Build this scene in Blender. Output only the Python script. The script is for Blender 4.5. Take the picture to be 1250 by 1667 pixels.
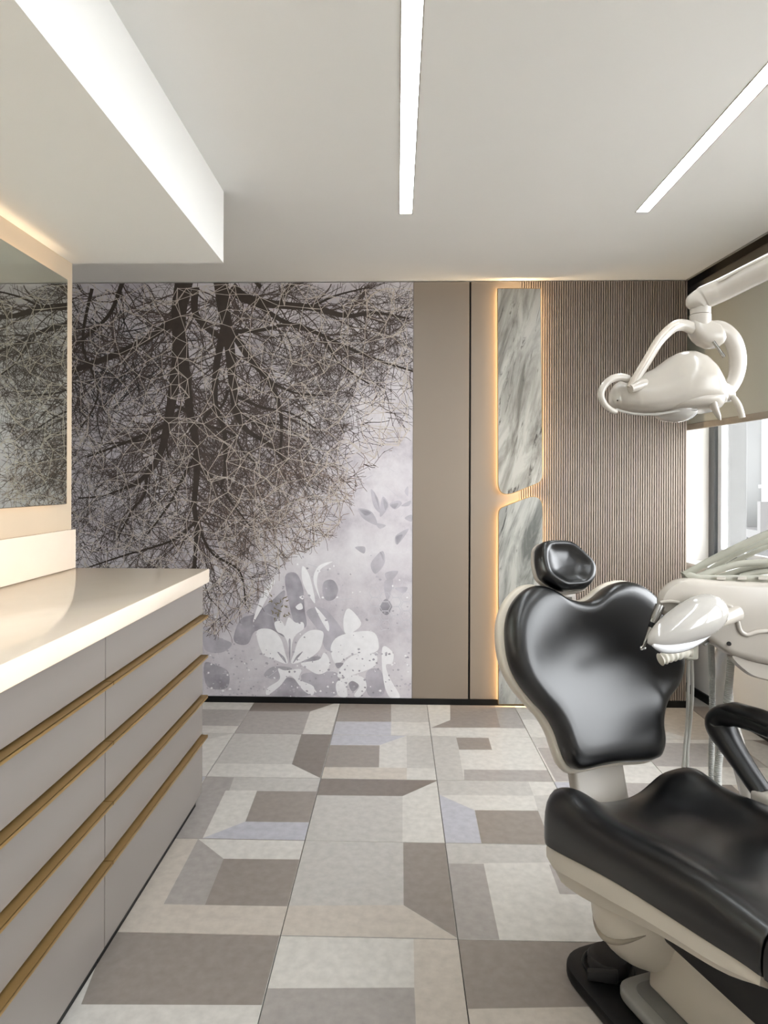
import bpy, bmesh, math, random
from mathutils import Vector, Matrix
scene = bpy.context.scene
for o in list(bpy.data.objects): bpy.data.objects.remove(o)
COL = scene.collection
random.seed(7)

# ------------------------------------------------------------------ camera
F, TH, HZ, RO, CX, EYE = 1086.36, .0260, 784.527, .0036, 618.4, 1.2826
c_, s_ = math.cos(TH), math.sin(TH); cr, sr = math.cos(RO), math.sin(RO)
cam = bpy.data.cameras.new('camera'); camo = bpy.data.objects.new('camera', cam); COL.objects.link(camo)
cam.sensor_fit = 'VERTICAL'; cam.sensor_height = 36; cam.sensor_width = 27
cam.lens = 36 * F / 1667
r0 = Vector((c_, s_, 0)); up = Vector((0, 0, 1)); fw = Vector((-s_, c_, 0))
right = r0 * cr + up * sr; upp = up * cr - r0 * sr
M = Matrix((right, upp, -fw)).transposed().to_4x4(); M.translation = (0, 0, EYE)
camo.matrix_world = M
cam.shift_x = (625 - CX) / 1667; cam.shift_y = -(833.5 - HZ) / 1667
cam.clip_start = .02
scene.camera = camo
# ------------------------------------------------------------------ world, exposure
W = bpy.data.worlds.new('World'); scene.world = W; W.use_nodes = True
bg = W.node_tree.nodes['Background']; bg.inputs[0].default_value = (.94, .97, 1, 1); bg.inputs[1].default_value = 9.5
vs = scene.view_settings
vs.view_transform = 'Standard'; vs.look = 'None'; vs.exposure = 0.42; vs.gamma = 1; vs.use_curve_mapping = False
LED_W, LED_N = 11.0, 24.0      # warm strips, neutral linear lights

# ------------------------------------------------------------------ geometry of sight: pixel -> world at a real depth
def ray(u, v):
    xi = u - CX; yi = v - HZ
    a = (xi * cr + yi * sr) / F; z = -(-xi * sr + yi * cr) / F
    return Vector((a * c_ - s_, a * s_ + c_, z))
C0 = Vector((0, 0, EYE))
def atY(u, v, Y): r = ray(u, v); return C0 + r * (Y / r.y)
def atZ(u, v, Z): r = ray(u, v); return C0 + r * ((Z - EYE) / r.z)
def atd(u, v, d): return C0 + ray(u, v) * d
def onplane(u, v, p0, n): r = ray(u, v); return C0 + r * ((p0 - C0).dot(n) / r.dot(n))

# ------------------------------------------------------------------ materials
def lin(c): return tuple(((x / 255) / 12.92 if x / 255 <= .04045 else ((x / 255 + .055) / 1.055) ** 2.4) for x in c) + (1,)
def mat(name, col, rough=.5, metal=0, var=.06, scale=30, bump=0, spec=.5, coat=0, stretch=(1, 1, 1), detail=6):
    m = bpy.data.materials.new(name); m.use_nodes = True; nt = m.node_tree; b = nt.nodes['Principled BSDF']
    tc = nt.nodes.new('ShaderNodeTexCoord'); mp = nt.nodes.new('ShaderNodeMapping'); mp.inputs['Scale'].default_value = stretch
    nz = nt.nodes.new('ShaderNodeTexNoise'); nz.inputs['Scale'].default_value = scale; nz.inputs['Detail'].default_value = detail
    nt.links.new(tc.outputs['Object'], mp.inputs[0]); nt.links.new(mp.outputs[0], nz.inputs['Vector'])
    rp = nt.nodes.new('ShaderNodeValToRGB'); rp.color_ramp.elements[0].position = .3; rp.color_ramp.elements[1].position = .7
    L = lin(col)
    rp.color_ramp.elements[0].color = tuple(max(0, x * (1 - var)) for x in L[:3]) + (1,)
    rp.color_ramp.elements[1].color = tuple(min(1, x * (1 + var)) for x in L[:3]) + (1,)
    nt.links.new(nz.outputs[0], rp.inputs[0]); nt.links.new(rp.outputs[0], b.inputs['Base Color'])
    b.inputs['Roughness'].default_value = rough; b.inputs['Metallic'].default_value = metal
    b.inputs['Specular IOR Level'].default_value = spec; b.inputs['Coat Weight'].default_value = coat
    b.inputs['Coat Roughness'].default_value = .08
    if bump:
        bp = nt.nodes.new('ShaderNodeBump'); bp.inputs['Strength'].default_value = bump; bp.inputs['Distance'].default_value = .002
        nt.links.new(nz.outputs[0], bp.inputs['Height']); nt.links.new(bp.outputs[0], b.inputs['Normal'])
    return m
def emit(name, col, strength):
    m = bpy.data.materials.new(name); m.use_nodes = True; nt = m.node_tree; nt.nodes.clear()
    e = nt.nodes.new('ShaderNodeEmission'); e.inputs[0].default_value = col + (1,); e.inputs[1].default_value = strength
    o = nt.nodes.new('ShaderNodeOutputMaterial'); nt.links.new(e.outputs[0], o.inputs[0]); return m
m_ceil = mat('painted_ceiling', (232, 231, 227), .7, var=.01, scale=3)
m_white = mat('white_paint', (232, 230, 226), .6, var=.01, scale=3)
m_beige = mat('beige_paint', (192, 174, 150), .55, var=.02, scale=4)
m_taupe = mat('taupe_lacquer', (138, 125, 112), .42, var=.012, scale=3)
m_slat = mat('taupe_slat', (144, 130, 118), .5, var=.03, scale=8)
m_groove = mat('dark_groove', (48, 40, 35), .8, var=.05)
m_black = mat('black_laminate', (9, 9, 9), .5, var=.1, spec=.3)
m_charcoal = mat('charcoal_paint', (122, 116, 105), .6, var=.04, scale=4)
m_grout = mat('dark_grout', (62, 58, 54), .9, var=.1)
m_front = mat('greige_lacquer', (122, 115, 110), .38, var=.01, scale=3)
m_carc = mat('greige_carcass', (150, 143, 138), .6, var=.02)
m_gold = mat('brushed_brass', (166, 136, 86), .38, metal=.75, var=.06, scale=60, stretch=(1, .05, 1))
m_quartz = mat('quartz_led_tint', (237, 221, 201), .09, var=.012, scale=14)  # white quartz; the peach tint stands in for the warm LED glow
m_leather = mat('black_leather', (6, 6, 7), .29, var=.1, scale=60, spec=.8)
m_arm = mat('black_rubber', (20, 20, 21), .36, var=.1, scale=40)
m_cream = mat('cream_plastic', (214, 205, 190), .32, var=.012, scale=6)
m_wplas = mat('white_plastic', (180, 173, 163), .22, var=.01, scale=6)
m_gloss = mat('glossy_white_plastic', (176, 172, 166), .1, var=.01, scale=6, coat=.6)
m_greypl = mat('grey_plastic', (150, 148, 142), .4, var=.03)
m_dgrey = mat('dark_grey_plastic', (44, 43, 43), .5, var=.05, spec=.3)
m_hose = mat('olive_grey_hose', (158, 156, 143), .45, var=.03)
m_tube = mat('pale_grey_tube', (205, 203, 196), .4, var=.03)
m_steel = mat('brushed_steel', (150, 148, 145), .25, metal=1, var=.05)
m_chrome = mat('chrome', (220, 220, 222), .08, metal=1, var=.02)
m_mirror = mat('mirror_silver', (212, 216, 206), .015, metal=1, var=.005)
m_mframe = mat('bronze_edge', (70, 58, 46), .4, metal=.6)
m_wframe = mat('anthracite_aluminium', (84, 86, 87), .45, var=.03)
m_wframe2 = mat('grey_aluminium', (176, 178, 180), .4, var=.03)
m_conc = mat('pale_concrete', (72, 72, 71), .9, var=.08, scale=12)
m_facade = mat('white_render', (86, 86, 85), .9, var=.03, scale=1)
m_facg = mat('grey_render', (66, 65, 64), .9, var=.04, scale=1)
m_fglass = mat('dark_window_glass', (56, 59, 61), .15, var=.05)
m_ground = mat('asphalt', (130, 128, 125), .95, var=.1, scale=3)
m_warm = emit('warm_led', (1, .74, .46), LED_W * 1.25)
m_warmlow = emit('warm_led_low', (1, .70, .40), LED_W * .5)
m_warm2 = emit('warm_led_marble', (1, .73, .42), LED_W * 2.4)
m_neut = emit('neutral_diffuser', (.91, .965, 1), LED_N)
# blind: diffuse + translucent cloth
def blind_mat():
    m = mat('blind_fabric', (188, 186, 175), .8, var=.02, scale=200); nt = m.node_tree
    b = nt.nodes['Principled BSDF']; out = [n for n in nt.nodes if n.type == 'OUTPUT_MATERIAL'][0]
    t = nt.nodes.new('ShaderNodeBsdfTranslucent'); t.inputs[0].default_value = lin((190, 188, 174))
    mx = nt.nodes.new('ShaderNodeMixShader'); mx.inputs[0].default_value = .16
    nt.links.new(b.outputs[0], mx.inputs[1]); nt.links.new(t.outputs[0], mx.inputs[2]); nt.links.new(mx.outputs[0], out.inputs[0]); return m
m_blind = blind_mat()
def glass_mat():
    m = bpy.data.materials.new('clear_glass'); m.use_nodes = True; nt = m.node_tree; nt.nodes.clear()
    t = nt.nodes.new('ShaderNodeBsdfTransparent'); g = nt.nodes.new('ShaderNodeBsdfGlossy'); g.inputs['Roughness'].default_value = .02
    fr = nt.nodes.new('ShaderNodeLayerWeight'); fr.inputs[0].default_value = .5
    pw_ = nt.nodes.new('ShaderNodeMath'); pw_.operation = 'POWER'; pw_.inputs[1].default_value = 5
    ml = nt.nodes.new('ShaderNodeMath'); ml.operation = 'MULTIPLY_ADD'; ml.inputs[1].default_value = .6; ml.inputs[2].default_value = .03
    mx = nt.nodes.new('ShaderNodeMixShader'); o = nt.nodes.new('ShaderNodeOutputMaterial')
    nt.links.new(fr.outputs['Facing'], pw_.inputs[0]); nt.links.new(pw_.outputs[0], ml.inputs[0]); nt.links.new(ml.outputs[0], mx.inputs[0])
    nt.links.new(t.outputs[0], mx.inputs[1]); nt.links.new(g.outputs[0], mx.inputs[2]); nt.links.new(mx.outputs[0], o.inputs[0]); return m
m_glass = glass_mat()
def marble_mat(name, seed, light, dark, vein):
    m = mat(name, light, .3); nt = m.node_tree; b = nt.nodes['Principled BSDF']
    tc = [n for n in nt.nodes if n.type == 'TEX_COORD'][0]
    mp = nt.nodes.new('ShaderNodeMapping'); mp.inputs['Rotation'].default_value = (0, math.radians(-14), 0)
    m0 = mp; nt.links.new(tc.outputs['Object'], m0.inputs[0]); mp = nt.nodes.new('ShaderNodeMapping')
    mp.inputs['Scale'].default_value = (9, 1, 1.6); mp.inputs['Location'].default_value = (seed, seed * .7, seed * .3)
    nt.links.new(m0.outputs[0], mp.inputs[0])
    n1 = nt.nodes.new('ShaderNodeTexNoise'); n1.inputs['Scale'].default_value = 1.3; n1.inputs['Detail'].default_value = 8; n1.inputs['Roughness'].default_value = .62; n1.inputs['Distortion'].default_value = .6
    nt.links.new(mp.outputs[0], n1.inputs['Vector'])
    r1 = nt.nodes.new('ShaderNodeValToRGB'); e = r1.color_ramp.elements
    e[0].position = .36; e[0].color = lin(dark); e[1].position = .58; e[1].color = lin(light)
    x = e.new(.45); x.color = lin(tuple((a + b_) / 2 for a, b_ in zip(light, dark)))
    nt.links.new(n1.outputs[0], r1.inputs[0])
    n2 = nt.nodes.new('ShaderNodeTexNoise'); n2.inputs['Scale'].default_value = 2.1; n2.inputs['Detail'].default_value = 10; n2.inputs['Roughness'].default_value = .7; n2.inputs['Distortion'].default_value = 1.2
    nt.links.new(mp.outputs[0], n2.inputs['Vector'])
    r2 = nt.nodes.new('ShaderNodeValToRGB'); e = r2.color_ramp.elements
    e[0].position = .34; e[0].color = (1, 1, 1, 1); e[1].position = .43; e[1].color = (0, 0, 0, 1)
    nt.links.new(n2.outputs[0], r2.inputs[0])
    mx = nt.nodes.new('ShaderNodeMixRGB'); mx.inputs[2].default_value = lin(vein)
    nt.links.new(r2.outputs[0], mx.inputs[0]); nt.links.new(r1.outputs[0], mx.inputs[1]); nt.links.new(mx.outputs[0], b.inputs['Base Color'])
    return m
m_marble1 = marble_mat('veined_marble', 3.1, (184, 180, 170), (112, 107, 98), (62, 55, 49))
m_marble2 = marble_mat('greygreen_marble', 8.4, (176, 174, 166), (98, 99, 94), (54, 52, 50))
def paper_mat():
    m = mat('printed_paper', (205, 199, 204), .75); nt = m.node_tree; b = nt.nodes['Principled BSDF']
    tc = [n for n in nt.nodes if n.type == 'TEX_COORD'][0]
    n1 = nt.nodes.new('ShaderNodeTexNoise'); n1.inputs['Scale'].default_value = 3.2; n1.inputs['Detail'].default_value = 9; n1.inputs['Roughness'].default_value = .68
    nt.links.new(tc.outputs['Object'], n1.inputs['Vector'])
    r = nt.nodes.new('ShaderNodeValToRGB'); e = r.color_ramp.elements
    e[0].position = .32; e[0].color = lin((180, 173, 180)); e[1].position = .66; e[1].color = lin((222, 218, 220)); x = e.new(.48); x.color = lin((206, 200, 204))
    nt.links.new(n1.outputs[0], r.inputs[0]); nt.links.new(r.outputs[0], b.inputs['Base Color']); return m
m_paper = paper_mat()
def ink(name, col, var=.15, scale=25): return mat(name, col, .75, var=var, scale=scale, detail=9)
i_trunk = ink('ink_bark', (62, 52, 46)); i_twig = ink('ink_twig', (80, 69, 64)); i_dark = ink('ink_dark_twig', (40, 38, 40))
i_brown = ink('ink_brown_twig', (142, 123, 111)); i_line = ink('ink_pale_line', (206, 195, 184), .03)
i_white = ink('ink_white_petal', (238, 236, 237), .04); i_lgrey = ink('ink_light_grey', (200, 197, 202), .08)
i_mgrey = ink('ink_mid_grey', (184, 179, 186), .2, 9); i_dgrey = ink('ink_dark_grey', (164, 159, 166), .34, 9); i_olive = ink('ink_olive', (120, 110, 86), .2)

# ------------------------------------------------------------------ mesh helpers
ORG = {}
def link(name, me, parent, org):
    o = bpy.data.objects.new(name, me); COL.objects.link(o)
    if parent is not None: o.parent = parent
    else: o.location = org
    ORG[o] = Vector(org); return o
def add(name, g, m, parent=None, smooth=None, label=None, cat=None, group=None, kind=None, org=None, idx=None):
    vs_, fs = g
    vs_ = [Vector(v) for v in vs_]
    if parent is not None: org = ORG[parent]
    elif org is None:
        lo = Vector([min(v[i] for v in vs_) for i in range(3)]); hi = Vector([max(v[i] for v in vs_) for i in range(3)])
        org = Vector(((lo.x + hi.x) / 2, (lo.y + hi.y) / 2, lo.z))
    me = bpy.data.meshes.new(name); me.from_pydata([tuple(v - Vector(org)) for v in vs_], [], fs)
    for mm in (m if isinstance(m, list) else [m]): me.materials.append(mm)
    if idx: me.polygons.foreach_set('material_index', idx)
    if smooth is None or idx is None and smooth != 'raw':
        bm = bmesh.new(); bm.from_mesh(me); bmesh.ops.recalc_face_normals(bm, faces=bm.faces); bm.to_mesh(me); bm.free()
    if smooth and smooth != 'raw':
        me.shade_smooth(); me.set_sharp_from_angle(angle=math.radians(smooth))
    me.update()
    o = link(name, me, parent, org); tag(o, label, cat, group, kind); return o
def tag(o, label=None, cat=None, group=None, kind=None):
    for k, v in (('label', label), ('category', cat), ('group', group), ('kind', kind)):
        if v: o[k] = v
    return o
def thing(name, loc, label, cat, group=None):
    o = bpy.data.objects.new(name, None); COL.objects.link(o); o.location = loc; o.empty_display_size = .1; ORG[o] = Vector(loc)
    return tag(o, label, cat, group)
def box(x0, x1, y0, y1, z0, z1):
    v = [(x, y, z) for z in (z0, z1) for y in (y0, y1) for x in (x0, x1)]
    return v, [(0, 2, 3, 1), (4, 5, 7, 6), (0, 1, 5, 4), (2, 6, 7, 3), (0, 4, 6, 2), (1, 3, 7, 5)]
def hexa(p):    # 8 points, same order as box
    return [Vector(q) for q in p], [(0, 2, 3, 1), (4, 5, 7, 6), (0, 1, 5, 4), (2, 6, 7, 3), (0, 4, 6, 2), (1, 3, 7, 5)]
def join(*gs):
    V, Fc = [], []
    for v, f in gs:
        n = len(V); V += [Vector(q) for q in v]; Fc += [tuple(i + n for i in q) for q in f]
    return V, Fc
def bev(g, w, seg=2):
    bm = bmesh.new(); vs_ = [bm.verts.new(v) for v in g[0]]
    for f in g[1]: bm.faces.new([vs_[i] for i in f])
    bmesh.ops.recalc_face_normals(bm, faces=bm.faces)
    ed = [e for e in bm.edges if len(e.link_faces) == 2 and e.calc_face_angle() > .35]
    bmesh.ops.bevel(bm, geom=ed, offset=w, segments=seg, profile=.5, affect='EDGES', clamp_overlap=True)
    bm.verts.index_update(); r = [v.co.copy() for v in bm.verts], [tuple(v.index for v in f.verts) for f in bm.faces]; bm.free(); return r
def catmull(pts, n, closed=False):
    pts = [Vector(p) for p in pts]; out = []; L = len(pts); segs = L if closed else L - 1
    for k in range(segs):
        g = (lambda i: pts[i % L]) if closed else (lambda i: pts[max(0, min(L - 1, i))])
        p0, p1, p2, p3 = g(k - 1), g(k), g(k + 1), g(k + 2)
        for j in range(n):
            t = j / n
            out.append(.5 * ((2 * p1) + (p2 - p0) * t + (2 * p0 - 5 * p1 + 4 * p2 - p3) * t * t + (3 * p1 - p0 - 3 * p2 + p3) * t ** 3))
    if not closed: out.append(pts[-1])
    return out
def loft(rings, cap=True, closed=False):
    n = len(rings[0]); V = [Vector(v) for r in rings for v in r]; Fc = []
    R = len(rings)
    for i in range(R if closed else R - 1):
        a, b = i * n, ((i + 1) % R) * n
        for j in range(n): Fc.append((a + j, a + (j + 1) % n, b + (j + 1) % n, b + j))
    if cap and not closed: Fc += [tuple(range(n))[::-1], tuple(range((R - 1) * n, R * n))]
    return V, Fc
def tube(path, rad, seg=12, closed=False, flat=None, upv=(0, 0, 1), cap=True):
    path = [Vector(p) for p in path]; N = len(path); rings = []; nv = None
    for i, p in enumerate(path):
        a = path[(i - 1) % N] if closed or i else p; b = path[(i + 1) % N] if closed or i < N - 1 else p
        t = (b - a).normalized()
        if nv is None:
            nv = Vector(upv); nv = nv - t * nv.dot(t)
            if nv.length < 1e-3: nv = Vector((1, 0, 0)) - t * t.x
        nv = (nv - t * nv.dot(t)).normalized(); bn = t.cross(nv)
        r = rad[i] if isinstance(rad, (list, tuple)) else rad
        fa = 1 if flat is None else flat
        rings.append([p + nv * (r * math.cos(k * 2 * math.pi / seg)) + bn * (r * fa * math.sin(k * 2 * math.pi / seg)) for k in range(seg)])
    return loft(rings, cap, closed)
def cyl(p, q, r, seg=24, r2=None): return tube([p, q], [r, r if r2 is None else r2], seg)
def ell(c, ax, seg=28, rings=18):   # ellipsoid with three axis vectors
    c = Vector(c); A = [Vector(a) for a in ax]; R = []
    for i in range(rings + 1):
        th = math.pi * min(max(i / rings, .012), .988)
        R.append([c + A[2] * math.cos(th) + (A[0] * math.cos(k * 2 * math.pi / seg) + A[1] * math.sin(k * 2 * math.pi / seg)) * math.sin(th) for k in range(seg)])
    return loft(R)
def prism(poly, fn, h0, h1):        # 2-D outline through fn(x, y, h)
    n = len(poly); V = [fn(p[0], p[1], h0) for p in poly] + [fn(p[0], p[1], h1) for p in poly]
    return V, [tuple(range(n))[::-1], tuple(range(n, 2 * n))] + [(i, (i + 1) % n, n + (i + 1) % n, n + i) for i in range(n)]
def roundpoly(pts, rads, n=6):
    out = []; L = len(pts)
    for i in range(L):
        p = Vector(pts[i]); a = (Vector(pts[i - 1]) - p); b = (Vector(pts[(i + 1) % L]) - p); r = rads[i] if isinstance(rads, (list, tuple)) else rads
        if r <= 0: out.append(p); continue
        ang = a.angle(b); d = min(r / math.tan(ang / 2), a.length * .49, b.length * .49)
        A = p + a.normalized() * d; B = p + b.normalized() * d
        for k in range(n + 1):
            t = k / n; out.append(A * (1 - t) ** 2 + p * 2 * t * (1 - t) + B * t * t)
    return out
def pillow(outline, cen, fn, prof, dish=None):
    rings = []
    for s, h in prof:
        rings.append([fn(cen[0] + (p[0] - cen[0]) * s, cen[1] + (p[1] - cen[1]) * s, h + (dish(p, s) if dish else 0)) for p in outline])
    return loft(rings)

# ================================================================== SETTING
ZC, YB = 2.4426, 3.855
YE = 2.655          # end of the left partition, soffit and counter
XL = -1.312         # left partition face
XR = 1.6555         # end of the panelled back wall / ceiling edge
YN = -1.7           # wall behind the camera
def xw(y): return 1.811 + .0785 * (3.902 - y)       # right wall runs at a slight angle
def xe(y): return 1.654 + .0805 * (3.855 - y)       # ceiling edge, parallel to it

# floor with tiles
fl = add('floor', box(-2.9, 2.6, YN - .1, 4.6, -.06, -.012), m_grout, kind='structure', org=(0, 0, 0))
TC = {'W': (194, 190, 183), 'L': (176, 172, 166), 'M': (154, 148, 143), 'G': (136, 127, 120), 'D': (118, 108, 101), 'V': (172, 171, 177), 'T': (183, 174, 163)}
tm = {}
for k, v in TC.items():
    tm[k] = mat('tile_print_' + k, v, .34, var=.10, scale=34, detail=12)
KEYS = list(TC)
TX, TY, TS = -.3253, 1.3777, .5
def uvf(c, r):
    def g(pts):
        out = []
        for p in pts:
            w = atZ(p[0], p[1], 0); out.append((min(1, max(0, (w.x - TX) / TS - c)), min(1, max(0, (w.y - TY) / TS - r))))
        return out
    return g
def z1(*p): return [(300 + x / 3.125, 1120 + y / 3.125) for x, y in p]
def z2(*p): return [(600 + x / 3.125, 1120 + y / 3.125) for x, y in p]
def z3(*p): return [(100 + x / 3.125, 1367 + y / 3.125) for x, y in p]
def z4(*p): return [(600 + x / 3.125, 1367 + y / 3.125) for x, y in p]
TP = {   # printed patches of the tiles in view
 (-1, 3): ('L', [('D', z1((598, 230), (760, 230), (690, 466), (547, 388))), ('W', z1((100, 383), (547, 388), (695, 470), (60, 470)))]),
 (-1, 4): ('M', [('D', z1((330, 60), (800, 60), (760, 85), (640, 120), (300, 117))), ('W', z1((760, 80), (800, 60), (740, 250), (597, 245), (640, 120)))]),
 (0, 4): ('W', [('G', z1((740, 60), (1052, 60), (1052, 172), (740, 170))), ('V', z1((700, 170), (1052, 172), (1050, 260), (700, 260))), ('L', z1((1052, 60), (1290, 60), (1290, 175), (1052, 172)))]),
 (0, 3): ('W', [('V', z1((720, 238), (1130, 243), (995, 290), (700, 290))), ('G', z1((690, 290), (993, 292), (990, 404), (680, 402))), ('L', z1((1130, 240), (1330, 240), (1330, 410), (1132, 407))), ('T', z1((660, 402), (1132, 407), (1132, 480), (660, 480)))]),
 (0, 2): ('W', [('D', z1((650, 455), (1300, 462), (1285, 474), (1110, 550), (640, 545))), ('L', z1((600, 545), (1110, 550), (1110, 800), (560, 800)))]),
 (-1, 2): ('M', [('L', z1((255, 450), (720, 450), (672, 527), (228, 522))), ('W', z1((210, 522), (370, 522), (310, 680), (90, 770))), ('G', z1((370, 525), (690, 527), (660, 683), (312, 680))), ('V', z1((310, 680), (660, 685), (640, 790), (90, 790), (90, 768)))]),
 (-1, 1): ('T', [('W', z3((697, -8), (1280, -8), (1250, 100), (825, 97))), ('M', z3((695, -4), (825, 97), (730, 332), (520, 328))), ('G', z3((825, 97), (1240, 102), (1180, 340), (730, 332)))]),
 (-1, 0): ('W', [('G', z3((250, 460), (1180, 460), (1060, 842), (100, 838)))]),
 (0, 0): ('M', [('W', z4((-700, 480), (228, 480), (232, 752), (-700, 752))), ('T', z4((228, 480), (500, 480), (560, 1050), (245, 1050), (232, 752)))]),
 (0, 1): ('L', [('G', z4((176, 0), (420, 0), (460, 510), (450, 500), (178, 333))), ('T', z4((-700, 330), (178, 333), (455, 504), (455, 530), (-700, 530)))]),
 (1, 0): ('T', [('G', z4((420, 480), (2200, 480), (2300, 860), (480, 860)))]),
 (1, 1): ('W', [('L', z4((370, 0), (1500, 0), (1500, 120), (370, 120))), ('M', z4((380, 120), (585, 122), (668, 520), (420, 520))), ('M', z4((918, 127), (1060, 127), (1120, 280), (972, 277)))]),
 (1, 2): ('L', [('W', z2((810, 470), (1400, 470), (1400, 548), (840, 548))), ('W', z2((366, 545), (840, 548), (860, 622), (538, 622))), ('V', z2((340, 535), (362, 545), (538, 622), (575, 800), (360, 800))), ('G', z2((540, 622), (862, 625), (930, 800), (577, 800)))]),
 (1, 3): ('W', [('L', z2((290, 240), (445, 240), (490, 490), (300, 490))), ('G', z2((445, 252), (610, 254), (628, 315), (460, 314))), ('M', z2((485, 415), (1000, 420), (1000, 490), (490, 490)))]),
 (1, 4): ('W', [('G', z2((410, 60), (638, 60), (670, 202), (318, 202), (415, 163))), ('M', z2((630, 60), (780, 60), (820, 206), (670, 204)))]),
 (2, 3): ('W', [('M', [(875, 1217), (905, 1217), (945, 1272), (905, 1272)]), ('L', [(850, 1196), (930, 1196), (930, 1216), (850, 1216)])]),
}
GEN = [('L', [('G', [(0, .55), (.6, .55), (.6, 1), (0, 1)]), ('W', [(0, 0), (1, 0), (.6, .55), (0, .55)])]),
       ('W', [('M', [(.3, .2), (1, .2), (1, .7), (.3, .7)]), ('V', [(0, 0), (.3, .2), (.3, 1), (0, 1)])]),
       ('T', [('D', [(.5, 0), (1, 0), (1, .8), (.5, .5)]), ('L', [(0, .7), (.5, .5), (1, .8), (1, 1), (0, 1)])]),
       ('M', [('W', [(0, .6), (.7, .6), (1, 1), (0, 1)]), ('G', [(.7, .6), (1, 1), (1, 0), (.7, 0)])])]
SPEC = {(2, 4): ('W', [('L', [(0, .5), (.45, .5), (.45, 1), (0, 1)]), ('V', [(.55, .0), (1, 0), (1, .55), (.55, .55)])]),
        (3, 4): ('T', [('D', [(0, .25), (.42, .25), (.05, .92), (0, .92)]), ('W', [(0, .0), (.6, 0), (.45, .2), (0, .2)])]),
        (3, 3): ('W', [('M', [(0, .35), (1, .35), (1, .9), (0, .9)])]), (2, 2): ('V', [('M', [(.2, .5), (1, .5), (1, 1), (.2, 1)])])}
def tile_mesh(base, patches):
    e = .0012; w = TS
    g = bev(box(e, w - e, e, w - e, -.012, 0), .0008, 1)
    V = [Vector(v) for v in g[0]]; Fc = list(g[1]); ix = [KEYS.index(base)] * len(Fc)
    for k, (col, poly) in enumerate(patches):
        h = .00008 * (k + 1); n = len(V); lo, hi = e + .0008, w - e - .0008
        pts = [(min(hi, max(lo, u * w)), min(hi, max(lo, v * w))) for u, v in poly]
        ar = sum(pts[i - 1][0] * pts[i][1] - pts[i][0] * pts[i - 1][1] for i in range(len(pts)))
        if ar < 0: pts = pts[::-1]
        V += [Vector((x, y, h)) for x, y in pts]; Fc.append(tuple(range(n, n + len(pts)))); ix.append(KEYS.index(col))
    me = bpy.data.meshes.new('tile'); me.from_pydata([tuple(v) for v in V], [], Fc)
    for k in KEYS: me.materials.append(tm[k])
    me.polygons.foreach_set('material_index', ix); me.update(); return me
gen_me = []
for b, ps in GEN:
    for q in range(4):
        def rot(p, q=q):
            for _ in range(q): p = [(1 - y, x) for x, y in p]
            return p
        gen_me.append(tile_mesh(b, [(c, rot(p)) for c, p in ps]))
for cx in range(-5, 5):
    for ry in range(-6, 6):
        if cx <= -3 and ry < 1: continue
        x, y = TX + cx * TS, TY + ry * TS
        if (cx, ry) in TP:
            b, ps = TP[(cx, ry)]; f = uvf(cx, ry); me = tile_mesh(b, [(c, f(p)) for c, p in ps])
        elif (cx, ry) in SPEC: me = tile_mesh(*SPEC[(cx, ry)])
        else: me = random.choice(gen_me)
        o = bpy.data.objects.new('tile', me); COL.objects.link(o); o.parent = fl; o.location = (x, y, 0)

# ceiling (slots for the two linear lights), soffit, recess over the window
LX = [(.003, .062), (1.0145, 1.0725)]; LY1 = 2.888; LY0 = -.9
def ceil_piece(x0, x1, y0, y1): return box(x0, x1, y0, y1, ZC, ZC + .04)
def edge_piece(x0, y0, y1):
    return hexa([(x0, y0, ZC), (xe(y0), y0, ZC), (x0, y1, ZC), (xe(y1), y1, ZC), (x0, y0, ZC + .04), (xe(y0), y0, ZC + .04), (x0, y1, ZC + .04), (xe(y1), y1, ZC + .04)])
g = [ceil_piece(-2.8, LX[0][0], YN, 4.5), ceil_piece(LX[0][0], LX[0][1], LY1, 4.5), ceil_piece(LX[0][0], LX[0][1], YN, LY0),
     ceil_piece(LX[0][1], LX[1][0], YN, 4.5), ceil_piece(LX[1][0], LX[1][1], LY1, 4.5), ceil_piece(LX[1][0], LX[1][1], YN, LY0), edge_piece(LX[1][1], YN, 4.5)]
ce = add('ceiling', join(*g), m_ceil, kind='structure')
add('soffit', box(XL - .1, -.699, YN, YE, 2.157, ZC), m_ceil, ce)
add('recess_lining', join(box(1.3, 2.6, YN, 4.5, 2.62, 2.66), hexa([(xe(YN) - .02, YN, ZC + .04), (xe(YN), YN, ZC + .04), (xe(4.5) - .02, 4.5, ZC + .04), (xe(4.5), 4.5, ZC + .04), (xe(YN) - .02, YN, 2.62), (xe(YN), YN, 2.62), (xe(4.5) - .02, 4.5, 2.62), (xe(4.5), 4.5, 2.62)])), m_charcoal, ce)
t = .012
add('trim_1', hexa([(xe(YN) - t, YN, ZC - .004), (xe(YN), YN, ZC - .004), (xe(YB) - t, YB - .006, ZC - .004), (xe(YB), YB - .006, ZC - .004), (xe(YN) - t, YN, ZC), (xe(YN), YN, ZC), (xe(YB) - t, YB - .006, ZC), (xe(YB), YB - .006, ZC)]), m_greypl, kind='structure')
add('roof_deck', box(-2.9, 2.6, YN - .1, 4.6, 2.67, 2.75), m_white, ce)

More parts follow.
